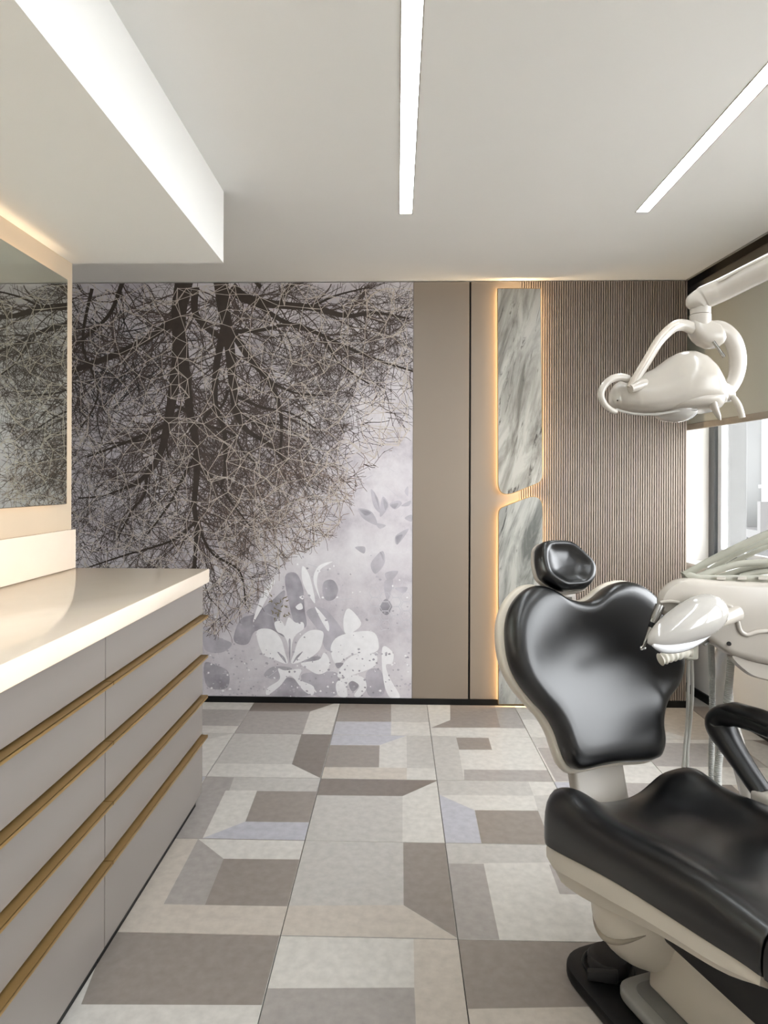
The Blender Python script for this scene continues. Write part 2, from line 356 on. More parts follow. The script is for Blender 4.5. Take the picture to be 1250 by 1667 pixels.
# walls
wb = add('wall_back', join(box(-2.9, XR, YB + .022, YB + .12, 0, ZC), box(XR - .05, XR, YB + .1, 4.5, 0, ZC)), m_taupe, kind='structure')
add('wall_back_return', box(XR - .05, 2.02, 4.5, 4.6, 0, 2.66), m_beige, kind='structure')
wl = add('wall_left', box(XL - .1, XL, YN, YE, 0, 2.157), m_beige, kind='structure')
add('wall_alcove', box(-2.9, -2.8, YN, YB + .02, 0, ZC), m_white, kind='structure')
add('wall_front', box(-2.9, 2.7, YN - .1, YN, 0, 2.66), m_white, kind='structure')
YW0, YW1, ZS, ZH = -.75, 4.28, .775, 2.30
def wr(y0, y1, t0, t1, z0, z1):
    return hexa([(xw(y0) + t0, y0, z0), (xw(y0) + t1, y0, z0), (xw(y1) + t0, y1, z0), (xw(y1) + t1, y1, z0), (xw(y0) + t0, y0, z1), (xw(y0) + t1, y0, z1), (xw(y1) + t0, y1, z1), (xw(y1) + t1, y1, z1)])
add('wall_right', join(wr(YN, 4.5, 0, .26, 0, ZS), wr(YN, YW0, 0, .26, ZS, 2.66), wr(YW1, 4.5, 0, .26, ZS, 2.66)), m_white, kind='structure', label=None)
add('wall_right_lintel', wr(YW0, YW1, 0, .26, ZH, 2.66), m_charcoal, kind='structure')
# panels, slats, skirting
PX = [atY(u, 600, YB).x for u in (672.5, 763.6, 766.6, 846)]
ZB = .033
add('panel', bev(box(PX[0], PX[1], YB, YB + .022, ZB, ZC - .004), .0015, 1), m_taupe, wb)
add('panel', bev(box(PX[2], PX[3], YB, YB + .022, ZB, ZC - .004), .0015, 1), m_taupe, wb)
add('panel_gap', box(PX[1], PX[2], YB + .014, YB + .022, ZB, ZC - .004), m_black, wb)
add('slat_backing', box(PX[3], XR, YB + .012, YB + .022, ZB, ZC - .004), m_groove, wb)
NS = 72; pitch = (XR - PX[3]) / NS
g = bev(box(0, pitch * .68, YB - .002, YB + .013, ZB, ZC - .004), .0022, 2)
sl = add('slat', ([Vector(v) for v in g[0]], g[1]), m_slat, None, org=ORG[wb])
sl.parent = wb; sl.location = (PX[3], 0, 0)
for i in range(1, NS):
    o = sl.copy(); COL.objects.link(o); o.parent = wb; o.location = (PX[3] + i * pitch, 0, 0)
add('baseboard_back', join(box(-2.8, PX[3], YB - .006, YB + .012, 0, ZB + .001), box(PX[3], XR, YB - .006, YB + .01, 0, ZB + .006)), m_black, kind='structure')
add('baseboard_right', wr(YN, 4.49, -.012, 0, 0, .05), m_black, kind='structure')
add('baseboard_return', box(XR, xw(4.49) - .012, 4.488, 4.5, 0, .05), m_black, kind='structure')

# window with jamb, frames, panes and sill
wi = add('window_1', join(wr(YW0, YW1, .2, .25, ZH - .05, ZH), wr(YW0, YW1, .2, .25, ZS + .02, ZS + .07), wr(YW1 - .065, YW1, .19, .25, ZS + .02, ZH), wr(YW0, YW0 + .06, .19, .25, ZS + .02, ZH)), m_wframe, kind='structure')
for ym in (2.55, .25): add('mullion', wr(ym - .03, ym + .03, .19, .25, ZS + .07, ZH - .05), m_wframe, wi)
ys = [YW1 - .065, 2.58, 2.52, .28, .22, YW0 + .06]
for k in range(0, 6, 2):
    a, b = ys[k + 1], ys[k]
    sa = add('sash', join(wr(a, a + .035, .205, .24, ZS + .07, ZH - .05), wr(b - .05, b - .012, .205, .24, ZS + .07, ZH - .05), wr(a + .035, b - .05, .205, .24, ZS + .07, ZS + .1), wr(a + .035, b - .05, .205, .24, ZH - .08, ZH - .05)), m_wframe2, wi)
    add('pane', wr(a + .03, b - .045, .22, .226, ZS + .09, ZH - .07), m_glass, sa)
add('sill', wr(YW0, YW1, -.01, .2, ZS, ZS + .02), m_white, wi)

# ================================================================== THINGS ON THE WALLS
# roller blind
bl = thing('roller_blind', (xw(3.4) - .06, 3.4, 1.6), 'beige green roller blind pulled down over the upper part of the far window bay', 'blind')
add('fabric', wr(2.57, 4.25, -.062, -.0605, 1.632, 2.37), m_blind, bl)
add('bottom_bar', bev(wr(2.57, 4.25, -.069, -.053, 1.597, 1.634), .004, 2), mat('bar_taupe', (158, 148, 134), .5), bl)
add('cassette', bev(wr(2.56, 4.26, -.075, -.002, 2.365, 2.45), .01, 2), m_charcoal, bl)

# ceiling lights
for (x0, x1), lab in zip(LX, ('slim recessed linear ceiling light above the middle of the room', 'slim recessed linear ceiling light nearer the window side')):
    L = thing('linear_ceiling_light', ((x0 + x1) / 2, (LY0 + LY1) / 2, ZC), lab, 'ceiling light', 'recessed linear ceiling lights')
    e = .0035
    add('housing', join(box(x0, x0 + e, LY0, LY1, ZC - .0015, ZC + .03), box(x1 - e, x1, LY0, LY1, ZC - .0015, ZC + .03), box(x0, x1, LY1 - e, LY1, ZC - .0015, ZC + .03), box(x0, x1, LY0, LY0 + e, ZC - .0015, ZC + .03), box(x0, x1, LY0, LY1, ZC + .03, ZC + .036)), mat('light_trim', (150, 140, 128), .5), L)
    add('diffuser', box(x0 + e, x1 - e, LY0 + e, LY1 - e, ZC + .001, ZC + .008), m_neut, L)

# mirror with glow strips behind it
mi = thing('wall_mirror', (XL + .03, 1.0, 1.19), 'large frameless wall mirror with warm glow behind, reflecting the tree mural', 'mirror')
XM = XL + .022; MY0, MY1 = -.9, 2.573
add('glass', box(XM - .005, XM, MY0, MY1, 1.193, 2.068), m_mirror, mi)
add('backing', box(XM - .008, XM - .005, MY0, MY1 + .002, 1.191, 2.07), m_mframe, mi)
add('cleat', box(XL + .001, XM - .008, MY0 + .12, MY1 - .12, 1.3, 1.96), m_carc, mi)
add('led_strip', box(XL + .002, XL + .012, MY0 + .05, MY1 - .07, 2.045, 2.053), m_warm, mi)
add('led_strip', box(XL + .002, XL + .012, MY0 + .05, MY1 - .07, 1.208, 1.216), m_warmlow, mi)

# worktop, upstand, drawer cabinets
XF = -.772; ZT = .934; ZU = .880
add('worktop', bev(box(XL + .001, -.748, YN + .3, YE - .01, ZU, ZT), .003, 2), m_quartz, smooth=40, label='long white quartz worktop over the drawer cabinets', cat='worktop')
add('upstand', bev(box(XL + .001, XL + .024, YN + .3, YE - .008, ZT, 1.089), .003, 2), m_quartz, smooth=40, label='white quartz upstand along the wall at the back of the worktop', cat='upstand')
ZR = [.873, .753, .594, .434, .276, .04]
def cabinet(y0, y1, lab):
    c = thing('drawer_cabinet', ((XL + XF) / 2, (y0 + y1) / 2, 0), lab, 'cabinet', 'greige drawer cabinets under the worktop')
    add('body', box(XL + .002, XF - .02, y0 + .001, y1 - .001, .03, ZU), m_carc, c)
    add('toe_kick', box(XF - .05, XF - .019, y0 + .001, y1 - (.02 if y1 > 2 else 0), .0, .05), m_black, c)
    if y1 > 2: add('end_panel', box(XL + .002, XF - .0195, y1 - .001, y1 + .003, .03, ZU), m_front, c)
    for i in range(5):
        zt, zb = ZR[i], ZR[i + 1]
        top = zt - (.004 if i == 0 else .010)
        d = add('drawer_front', bev(box(XF - .019, XF, y0 + .0015, y1 - .0005 + (.003 if y1 > 2 else 0), zb + .0035, top), .001, 1), m_front, c)
        if i == 0:
            add('handle', box(XF - .019, XF + .002, y0 + .0015, y1 - .0005, zt - .004, zt + .0015), m_gold, d)
            continue
        e = .0022
        add('handle', join(box(XF - .018, XF + .022, y0 + .001, y1 + (.003 if y1 > 2 else -.0005), zt - .004, zt - .004 + e),
                           box(XF + .0195, XF + .022, y0 + .001, y1 + (.003 if y1 > 2 else -.0005), zt - .012, zt - .002)), m_gold, d)
cabinet(1.752, YE - .02, 'greige drawer cabinet at the far end of the worktop, next to the mural')
cabinet(.83, 1.75, 'greige drawer cabinet in the foreground, cut by the left edge of the picture')
cabinet(-.09, .828, 'greige drawer cabinet nearest the camera, beyond the left edge of the picture')

# backlit marble panels
YM = YB - .04
def mar(px): return [Vector((atY(u, v, YM).x, atY(u, v, YM).z)) for u, v in px]
def marble(poly, rads, m, lab):
    pl = roundpoly(mar(poly), rads, 8); cxm = sum(p.x for p in pl) / len(pl); z0 = min(p.y for p in pl)
    T = thing('marble_panel', (cxm, YM, z0), lab, 'wall panel', 'backlit marble wall panels')
    cm = Vector((cxm, sum(p.y for p in pl) / len(pl)))
    def inset(d):
        out = []
        n = len(pl)
        for i in range(n):
            a = (pl[i] - pl[i - 1]); b = (pl[(i + 1) % n] - pl[i]); t = (a.normalized() if a.length > 1e-6 else b.normalized()) + (b.normalized() if b.length > 1e-6 else a.normalized())
            t.normalize(); nn = Vector((-t.y, t.x))
            if nn.dot(cm - pl[i]) < 0 and abs(nn.dot(cm - pl[i])) > .02: nn = -nn
            out.append(pl[i] + nn * d)
        return out
    fn = lambda x, z, h: Vector((x, h, z))
    add('slab', prism(inset(.003), fn, YM, YM + .012), m, T)
    add('edge_trim', join(prism(pl, fn, YM + .0005, YM + .016)), m_gold, T)
    add('mount', prism(inset(.04), fn, YM + .017, YB - .0025), m_carc, T)
    a, b = inset(.026), inset(.029); n = len(pl)
    V = [fn(p.x, p.y, YM + .017) for p in a] + [fn(p.x, p.y, YB - .004) for p in a]
    add('led_strip', (V, [(i, (i + 1) % n, n + (i + 1) % n, n + i) for i in range(n)]), m_warm2, T)
marble([(809.5, 469), (880.5, 469), (883.5, 784), (810.5, 813)], [.004, .004, .055, .07], m_marble1, 'tall grey veined marble panel with backlit gold edge, upper of two')
marble([(811, 828), (884, 799.5), (884, 1147), (811, 1147)], [.05, .075, .004, .004], m_marble2, 'backlit grey green marble panel standing on the floor behind the headrest')

# ------------------------------------------------------------------ mural
XMU0 = -2.79; YP = YB + .003
mu = thing('wallpaper_mural', (-.9, YB, .033), 'printed wallpaper mural of an upside down bare tree, pale triangle lines and grey flowers', 'mural')
add('paper', box(XMU0, PX[0] - .0005, YP, YB + .0215, ZB, ZC - .006), m_paper, mu)
class Print:
    def __init__(s): s.V = []; s.F = []; s.r = random.Random(3)
    def seg(s, a, b, wa, wb_, k):
        k += s.r.random() * .0005
        dx, dy = b[0] - a[0], b[1] - a[1]; L = math.hypot(dx, dy) or 1; nx, ny = -dy / L, dx / L
        n = len(s.V)
        s.V += [(a[0] + nx * wa / 2, a[1] + ny * wa / 2, k), (a[0] - nx * wa / 2, a[1] - ny * wa / 2, k), (b[0] - nx * wb_ / 2, b[1] - ny * wb_ / 2, k), (b[0] + nx * wb_ / 2, b[1] + ny * wb_ / 2, k)]
        s.F.append((n, n + 1, n + 2, n + 3))
    def strip(s, P, ws, k):
        n = len(s.V); N = len(P)
        for i, p in enumerate(P):
            d = P[min(N - 1, i + 1)] - P[max(0, i - 1)]; d.normalize()
            s.V += [(p.x - d.y * ws[i] / 2, p.y + d.x * ws[i] / 2, k), (p.x + d.y * ws[i] / 2, p.y - d.x * ws[i] / 2, k)]
        s.F += [(n + 2 * i, n + 2 * i + 1, n + 2 * i + 3, n + 2 * i + 2) for i in range(N - 1)]
    def poly(s, pts, k):
        k += s.r.random() * .0002; n = len(s.V); s.V += [(p[0], p[1], k) for p in pts]; s.F.append(tuple(range(n, n + len(pts))))
    def build(s, name, m):
        out = []
        xmax = PX[0] - .001
        for u, v, k in s.V:
            p = atY(u, v, YP); out.append((max(XMU0, min(xmax, p.x)), YP - k, max(ZB, min(ZC - .006, p.z))))
        o = add(name, (out, s.F), m, mu, smooth='raw'); o['kind'] = 'stuff'; return o
def inpoly(x, y, P):
    c = False; j = len(P) - 1
    for i in range(len(P)):
        if (P[i][1] > y) != (P[j][1] > y) and x < (P[j][0] - P[i][0]) * (y - P[i][1]) / (P[j][1] - P[i][1]) + P[i][0]: c = not c
        j = i
    return c
CAN = [(-140, 461), (676, 461), (676, 690), (655, 722), (620, 748), (594, 770), (578, 805), (570, 840), (540, 872), (510, 892), (470, 908), (450, 935), (425, 970), (400, 1005), (368, 1030), (330, 1035), (-140, 1045)]
pt, pw, pd, pb, pn = Print(), Print(), Print(), Print(), Print()
rnd = random.Random(11)
def zt(*p): return [(100 + x / 2.155, 440 + y / 2.155) for x, y in p]
LIMBS = [  # (points, start width, end width) in picture pixels
 (zt((430, 40), (412, 150), (412, 270), (396, 400), (376, 520), (348, 640), (297, 720), (230, 765)), 30, 5),
 (zt((425, 240), (440, 400), (452, 500), (470, 600), (476, 700), (466, 819)) + [(320, 860), (316, 930)], 17, 6),
 (zt((560, 40), (572, 150), (590, 270), (602, 400), (612, 490), (650, 560), (730, 612), (790, 680)), 25, 3),
 (zt((575, 190), (545, 330), (540, 470), (570, 560), (575, 680), (560, 760)), 14, 4),
 (zt((595, 60), (650, 100), (750, 120), (880, 132), (1000, 160), (1100, 150), (1220, 170)), 20, 3),
 (zt((600, 215), (660, 310), (730, 390), (765, 480), (772, 570), (765, 640)), 13, 3),
 (zt((680, 115), (780, 180), (900, 222), (1000, 270), (1100, 312), (1235, 355)), 9, 3),
 (zt((612, 215), (700, 210), (820, 190), (920, 230)), 8, 3),
 (zt((405, 175), (330, 222), (250, 270), (150, 312), (40, 352), (-60, 380)), 14, 8),
 (zt((215, 40), (172, 150), (100, 222), (50, 265)), 8, 4),
 (zt((470, 60), (470, 150), (520, 210), (570, 240)), 13, 8),
 (zt((365, 545), (280, 582), (180, 622), (90, 655)), 7, 2.5),
 (zt((425, 480), (340, 590), (260, 600), (150, 610)), 6, 2),
 (zt((450, 500), (410, 480), (380, 500), (365, 560), (375, 660)), 7, 3),
 (zt((540, 480), (500, 520), (470, 560)), 6, 5),
 (zt((585, 420), (560, 480), (505, 500)), 6, 3),
 (zt((505, 545), (600, 575), (640, 640), (700, 690)), 6, 2),
 (zt((612, 440), (700, 480), (800, 500), (900, 560)), 6, 2),
 (zt((615, 480), (680, 540), (760, 540), (860, 600)), 5, 2),
 (zt((470, 650), (420, 740), (380, 819)) + [(240, 870)], 6, 2.5),
 (zt((480, 690), (540, 740), (600, 819)) + [(410, 860)], 5, 2),
 (zt((300, 715), (290, 790), (250, 840)) + [(190, 880)], 6, 2),
 (zt((235, 760), (150, 790), (60, 800)), 4, 2),
 (zt((700, 60), (660, 20)), 7, 5),
 (zt((760, 130), (800, 60), (850, 45)), 5, 2), (zt((880, 130), (960, 90), (1080, 60)), 5, 2),
 (zt((920, 240), (980, 330), (1080, 400)), 5, 2), (zt((730, 390), (820, 430), (930, 440)), 5, 2),
 ([(318, 850), (280, 880), (200, 905), (140, 925)], 5, 2), ([(320, 850), (345, 900), (390, 930), (400, 985)], 5, 2),
 ([(150, 470), (135, 560), (160, 640), (130, 700)], 6, 2), ([(-20, 480), (40, 560), (60, 640)], 9, 3),
]
tips = []
def twig(x, y, a, w, L, P, dep):
    n = int(L / 5) + 1; cur = rnd.uniform(-.05, .05)
    for i in range(n):
        a += cur + rnd.gauss(0, .13)
        nx, ny = x + 5 * math.cos(a), y + 5 * math.sin(a)
        if not inpoly(nx, ny, CAN) and rnd.random() < .55: return
        w2 = max(.55, w * .965)
        P.seg((x, y), (nx, ny), w, w2, (.0012 if P is pw else .0010) + dep * .00002)
        x, y, w = nx, ny, w2
        if dep < 3 and rnd.random() < (.21 if dep < 2 else .13):
            twig(x, y, a + rnd.choice((-1, 1)) * rnd.uniform(.35, 1.0), max(.55, w * .62), L * rnd.uniform(.35, .65), P, dep + 1)
for pts, w0, w1 in LIMBS:
    sm = catmull([(p[0], p[1], 0) for p in pts], 8); N = len(sm)
    ws = [w0 + (w1 - w0) * (i / (N - 1)) ** .8 for i in range(N)]
    pt.strip(sm, ws, .00175 + .00001 * LIMBS.index((pts, w0, w1)))
    for i in range(N - 1):
        dr = math.atan2(sm[i + 1].y - sm[i].y, sm[i + 1].x - sm[i].x)
        for _ in range(2):
            if rnd.random() < .33 and len(pts) > 2:
                twig(sm[i].x, sm[i].y, dr + rnd.choice((-1, 1)) * rnd.uniform(.4, 1.2), min(2.6, ws[i] * .35), rnd.uniform(40, 130), pw, 0)
for k in range(900):       # free twigs that fill the crown
    x, y = rnd.uniform(-120, 672), rnd.uniform(462, 1030)
    if not inpoly(x, y, CAN): continue
    if rnd.random() < .8 * math.exp(-((x - 350) / 150) ** 2 - ((y - 600) / 110) ** 2): continue
    a = math.atan2(y - 560, x - 330) + rnd.gauss(0, .7)
    brown = y > 690 and x > 250 and rnd.random() < .75
    twig(x, y, a, rnd.choice((.6, .75, .9, 1.2)), rnd.uniform(30, 80), pb if brown else pw, 1)
for k in range(150):        # brown haze of twigs low in the crown
    x, y = rnd.gauss(440, 70), rnd.gauss(820, 55)
    if inpoly(x, y, CAN): twig(x, y, rnd.uniform(.2, 2.6), rnd.choice((.6, .8, 1.1)), rnd.uniform(25, 55), pb, 1)
for k in range(110):        # dense dark twigs printed upper left
    x, y = rnd.gauss(150, 85), rnd.gauss(590, 42)
    if x > 290 or y < 462: continue
    twig(x, y, rnd.uniform(0, 6.28), rnd.choice((1.1, 1.6, 2.2)), rnd.uniform(30, 70), pd, 1)
nodes = []
for gx in range(-130, 680, 20):
    for gy in range(464, 1040, 19):
        x, y = gx + rnd.uniform(-9, 9), gy + rnd.uniform(-9, 9)
        if inpoly(x, y, CAN) and rnd.random() < .94: nodes.append((x, y))
seen = set()
for i, a in enumerate(nodes):
    ds = sorted((math.hypot(b[0] - a[0], b[1] - a[1]), j) for j, b in enumerate(nodes) if j != i and abs(b[0] - a[0]) < 45 and abs(b[1] - a[1]) < 45)[:5]
    for d, j in ds:
        if (min(i, j), max(i, j)) in seen or rnd.random() < .12: continue
        seen.add((min(i, j), max(i, j))); pn.seg(a, nodes[j], .85, .85, .0021)
    pn.poly([(a[0] + 1.1 * math.cos(k * 1.05), a[1] + 1.1 * math.sin(k * 1.05)) for k in range(6)], .0026)
# flower print, lower right
def zf(*p): return [(320 + x / 3.472, 760 + y / 3.472) for x, y in p]
fw_, fl_, fm_, fd_, fo_ = Print(), Print(), Print(), Print(), Print()
def blob(P, pts, k): P.poly([(q.x, q.y) for q in catmull([(x, y, 0) for x, y in pts], 5, True)], k)
for pts in (zf((210, 960), (250, 860), (330, 830), (420, 760), (500, 700), (470, 860), (500, 960), (420, 920), (330, 930), (290, 1000), (230, 1000)), zf((500, 620), (560, 600), (600, 680), (610, 800), (620, 900), (560, 900), (520, 760)),
            zf((720, 650), (770, 640), (800, 690), (780, 745), (735, 755), (712, 710)), zf((600, 1090), (680, 1070), (710, 1090), (660, 1130), (610, 1120)), zf((1035, 800), (1070, 745), (1105, 790), (1075, 838)),
            zf((400, 1290), (470, 1210), (530, 1190), (600, 1230), (650, 1290)), zf((45, 1110), (110, 1120), (180, 1160), (170, 1250), (60, 1240)), zf((860, 1220), (900, 1200), (915, 1240), (880, 1270))):
    blob(fd_, pts, .0006)
for pts in (zf((620, 820), (720, 800), (830, 930), (850, 1000), (740, 1040), (690, 930)), zf((590, 1180), (700, 1160), (800, 1170), (790, 1290), (660, 1290)), zf((1060, 650), (1110, 640), (1090, 740), (1070, 740)),
            zf((960, 1160), (1040, 1150), (1060, 1280), (970, 1290)), zf((45, 900), (120, 960), (200, 1000), (140, 1050), (45, 1030)), zf((540, 1140), (430, 1130), (380, 1180), (460, 1200))):
    blob(fm_, pts, .0005)
for pts in (zf((340, 930), (420, 918), (475, 970), (500, 1050), (512, 1112), (430, 1085), (370, 1050)), zf((712, 930), (640, 925), (580, 975), (552, 1050), (538, 1112), (630, 1085), (690, 1040), (712, 985)),
            zf((440, 880), (480, 872), (500, 900), (520, 850), (560, 880), (600, 878), (605, 915), (560, 950), (540, 1000), (528, 1090), (515, 1000), (490, 950), (455, 930)),
            zf((590, 1110), (690, 1090), (720, 1050), (750, 1090), (740, 1150), (690, 1172), (640, 1150)), zf((460, 1140), (500, 1150), (590, 1145), (580, 1200), (660, 1240), (655, 1290), (600, 1260), (530, 1180), (470, 1240), (400, 1290), (400, 1250), (470, 1200)),
            zf((760, 1010), (820, 950), (990, 930), (1030, 1010), (1000, 1050), (880, 1060), (800, 1110), (770, 1090)), zf((800, 1190), (830, 1110), (900, 1060), (1010, 1060), (1010, 1120), (930, 1160)),
            zf((800, 1290), (790, 1220), (860, 1180), (940, 1190), (960, 1250), (920, 1300), (890, 1290), (920, 1240), (880, 1210), (850, 1240), (850, 1300)), zf((1050, 1020), (1110, 1050), (1105, 1110), (1070, 1120), (1090, 1190), (1150, 1300), (1090, 1300), (1055, 1200)),
            zf((600, 560), (640, 620), (670, 770), (620, 700), (595, 630)), zf((660, 640), (690, 560), (770, 535), (700, 580), (680, 660), (700, 750)), zf((440, 640), (420, 700), (320, 880), (370, 720)), zf((840, 940), (830, 860), (860, 800), (930, 880), (890, 930)),
            zf((670, 790), (740, 870), (745, 930), (700, 860)), zf((560, 790), (590, 770), (600, 800), (575, 808)), zf((580, 735), (605, 728), (600, 750))):
    blob(fw_, pts, .0008)
for pts in (zf((985, 125), (1025, 180), (1040, 260), (1000, 220)), zf((1050, 170), (1085, 210), (1070, 250), (1035, 280)), zf((915, 235), (990, 255), (1020, 330), (940, 290)), zf((1090, 210), (1140, 190), (1160, 210), (1120, 240)),
            zf((1155, 220), (1210, 190), (1200, 220)), zf((1125, 390), (1200, 350), (1135, 440)), zf((1175, 140), (1195, 110), (1195, 165)), zf((895, 455), (950, 452), (945, 490)), zf((1015, 320), (1070, 330), (1035, 350)),
            zf((985, 545), (1050, 475), (1062, 545), (1010, 605)), zf((1065, 600), (1140, 590), (1090, 650)), zf((1120, 685), (1190, 680), (1170, 715)), zf((1175, 290), (1215, 270), (1215, 310))):
    blob(fm_, pts, .0007)
for pts in (zf((1000, 140), (1025, 185), (1032, 240)), zf((1055, 180), (1080, 212), (1065, 245)), zf((920, 240), (985, 258), (955, 275)), zf((1128, 395), (1165, 385), (1135, 438)), zf((1095, 215), (1140, 205), (1120, 236)), zf((1035, 480), (1055, 500), (1055, 530)),
            zf((505, 1110), (455, 1045), (495, 1075)), zf((545, 1110), (600, 1045), (565, 1070)), zf((527, 1110), (520, 985), (532, 985)), zf((785, 1110), (830, 1110), (800, 1140))):
    blob(fd_, pts, .0009)
for _ in range(26):
    x, y = rnd.uniform(415, 520), rnd.uniform(735, 850); a = rnd.uniform(0, 6.3)
    fo_.poly(zf((x, y), (x + 26 * math.cos(a), y + 26 * math.sin(a)), (x + 12 * math.cos(a + .7), y + 12 * math.sin(a + .7))), .001)
for _ in range(420):    # speckle and abrasion of the print
    x, y = rnd.uniform(336, 668), rnd.uniform(900, 1136)
    if rnd.random() < .5: y = rnd.uniform(1060, 1136)
    r = rnd.uniform(.5, 2.2); P = rnd.choice((fd_, fm_, fw_, fm_))
    P.poly([(x + r * rnd.uniform(.5, 1.6) * math.cos(k), y + r * rnd.uniform(.5, 1.3) * math.sin(k)) for k in range(6)], .00095)
for _ in range(60):
    x, y = rnd.uniform(110, 672), rnd.uniform(700, 1130)
    if inpoly(x, y, CAN): continue
    fl_.seg((x, y), (x + rnd.uniform(-40, 40), y + rnd.uniform(-25, 25)), 1, .6, .0004)
for hx in range(4):
    for hy in range(4):
        x, y = 610 + hx * 17, 965 + hy * 15 + (hx % 2) * 7
        q = [(x + 9 * math.cos(k * math.pi / 3), y + 9 * math.sin(k * math.pi / 3)) for k in range(7)]
        for k in range(6): fl_.seg(q[k], q[k + 1], .9, .9, .00085)
for P, nm, m in ((fl_, 'hatch_print', i_lgrey), (fm_, 'grey_leaf_print', i_mgrey), (fd_, 'dark_petal_print', i_dgrey), (fw_, 'white_petal_print', i_white), (fo_, 'moss_print', i_olive),
                 (pb, 'brown_twig_print', i_brown), (pw, 'twig_print', i_twig), (pd, 'dark_twig_print', i_dark), (pt, 'limb_print', i_trunk), (pn, 'triangle_line_print', i_line)):
    P.build(nm, m)

# ================================================================== DENTAL CHAIR
AL = math.radians(20); AX = Vector((math.sin(AL), -math.cos(AL), 0)); LAT = Vector((math.cos(AL), math.sin(AL), 0)); UP = Vector((0, 0, 1))
CO = Vector((.647, 1.848, 0))
def K(p, q, z): return CO + LAT * p + AX * q + UP * z
ch = thing('dental_chair', tuple(K(0, .3, 0)), 'reclining dental chair with black leather cushions on a cream base', 'dental chair')
def interp(x, T):
    if x <= T[0][0]: return T[0][1]
    for k in range(len(T) - 1):
        (a, b), (c, d) = T[k], T[k + 1]
        if x <= c:
            t = (x - a) / (c - a); m = lambda i: (T[min(len(T) - 1, i + 1)][1] - T[max(0, i - 1)][1]) / (T[min(len(T) - 1, i + 1)][0] - T[max(0, i - 1)][0])
            m0, m1 = m(k) * (c - a), m(k + 1) * (c - a)
            return (2 * t ** 3 - 3 * t * t + 1) * b + (t ** 3 - 2 * t * t + t) * m0 + (-2 * t ** 3 + 3 * t * t) * d + (t ** 3 - t * t) * m1
    return T[-1][1]
SEAM = [(-.08, .297), (0, .312), (.24, .366), (.51, .408), (.63, .424), (1.2, .43)]
RIDGE = [(-.08, .440), (0, .472), (.10, .462), (.24, .476), (.45, .505), (.62, .512), (1.2, .50)]
DIP = [(-.08, .375), (0, .398), (.15, .412), (.35, .45), (.62, .495), (1.2, .48)]
def seat_sec(q, sc=1.0, lift=0, w=.252):
    zs, zr, zd = interp(q, SEAM), interp(q, RIDGE), interp(q, DIP); prof = []
    def pt(p, z): prof.append((p, z))
    mid = (zs + zr) / 2
    n = 30; H_ = zr - zs
    pt(-w + .012, zs); pt(-w + .002, zs + .006); pt(-w, zs + .02); pt(-w, zs + H_ * .4); pt(-w + .002, zs + H_ * .6); pt(-w + .008, zs + H_ * .78); pt(-w + .018, zs + H_ * .9)
    for i in range(n + 1):
        p = -w + .032 + (2 * w - .064) * i / n
        a = abs(p) / (w - .032)
        b = math.exp(-((a - .93) / .42) ** 2) if a < .93 else 1 - ((a - .93) / .07) ** 2 * .03
        pt(p, zd + (zr - zd) * b)
    pt(w - .018, zs + H_ * .9); pt(w - .008, zs + H_ * .78); pt(w - .002, zs + H_ * .6); pt(w, zs + H_ * .4); pt(w, zs + .02); pt(w - .002, zs + .006); pt(w - .012, zs)
    return [K(p * sc, q, mid + (z - mid) * sc + lift) for p, z in prof]
def seat_piece(q0, q1, n, w0, w1, e0, e1):
    R = []
    for k in range(7):
        t = k / 7 * math.pi / 2; R.append(seat_sec(q0 + e0 * (1 - math.sin(t)), 1 - e0 * 2.2 * (1 - math.sin(t)), 0, w0))
    for k in range(n + 1): R.append(seat_sec(q0 + e0 + (q1 - q0 - e0 - e1) * k / n, 1, 0, w0 + (w1 - w0) * k / n))
    for k in range(6, -1, -1):
        t = k / 7 * math.pi / 2; R.append(seat_sec(q1 - e1 * (1 - math.sin(t)), 1 - e1 * 2.2 * (1 - math.sin(t)), 0, w1))
    # q0 ring order: k=0 is outermost end
    R[:7] = [seat_sec(q0 + e0 * (1 - math.cos(k / 7 * math.pi / 2)), 1 - e0 * 2.2 * (1 - math.sin(k / 7 * math.pi / 2)), 0, w0) for k in range(7)]
    R[-7:] = [seat_sec(q1 - e1 * (1 - math.cos(k / 7 * math.pi / 2)), 1 - e1 * 2.2 * (1 - math.sin(k / 7 * math.pi / 2)), 0, w1) for k in range(6, -1, -1)]
    return loft(R)
add('seat_cushion', seat_piece(-.07, .632, 30, .25, .25, .05, .006), m_leather, ch, smooth=50)
add('leg_cushion', seat_piece(.636, 1.22, 12, .25, .21, .006, .05), m_leather, ch, smooth=50)
# seat shell under the cushion
SHD = [(-.07, .060), (0, .084), (.13, .09), (.37, .064), (.54, .05), (.63, .024)]
def shell_sec(q, w, D):
    zs = interp(q, SEAM); u = min(.045, D * .55)
    h = [(-w, .002), (-w - .003, -.012), (-w - .002, -u), (-w + .012, -u - .004), (-w + .02, -D), (-w + .09, -D - .012)]
    return [K(p, q, zs + z) for p, z in h] + [K(-p, q, zs + z) for p, z in h[::-1]]
R = []
for k in range(25):
    q = -.062 + .69 * k / 24; R.append(shell_sec(q, .243 * min(1, .94 + k * .03), interp(q, SHD)))
add('seat_shell', loft(R), m_cream, ch, smooth=32)
add('leg_shell', loft([shell_sec(.655 + .53 * k / 8, .243 - .035 * k / 8, .04) for k in range(9)]), m_cream, ch, smooth=38)
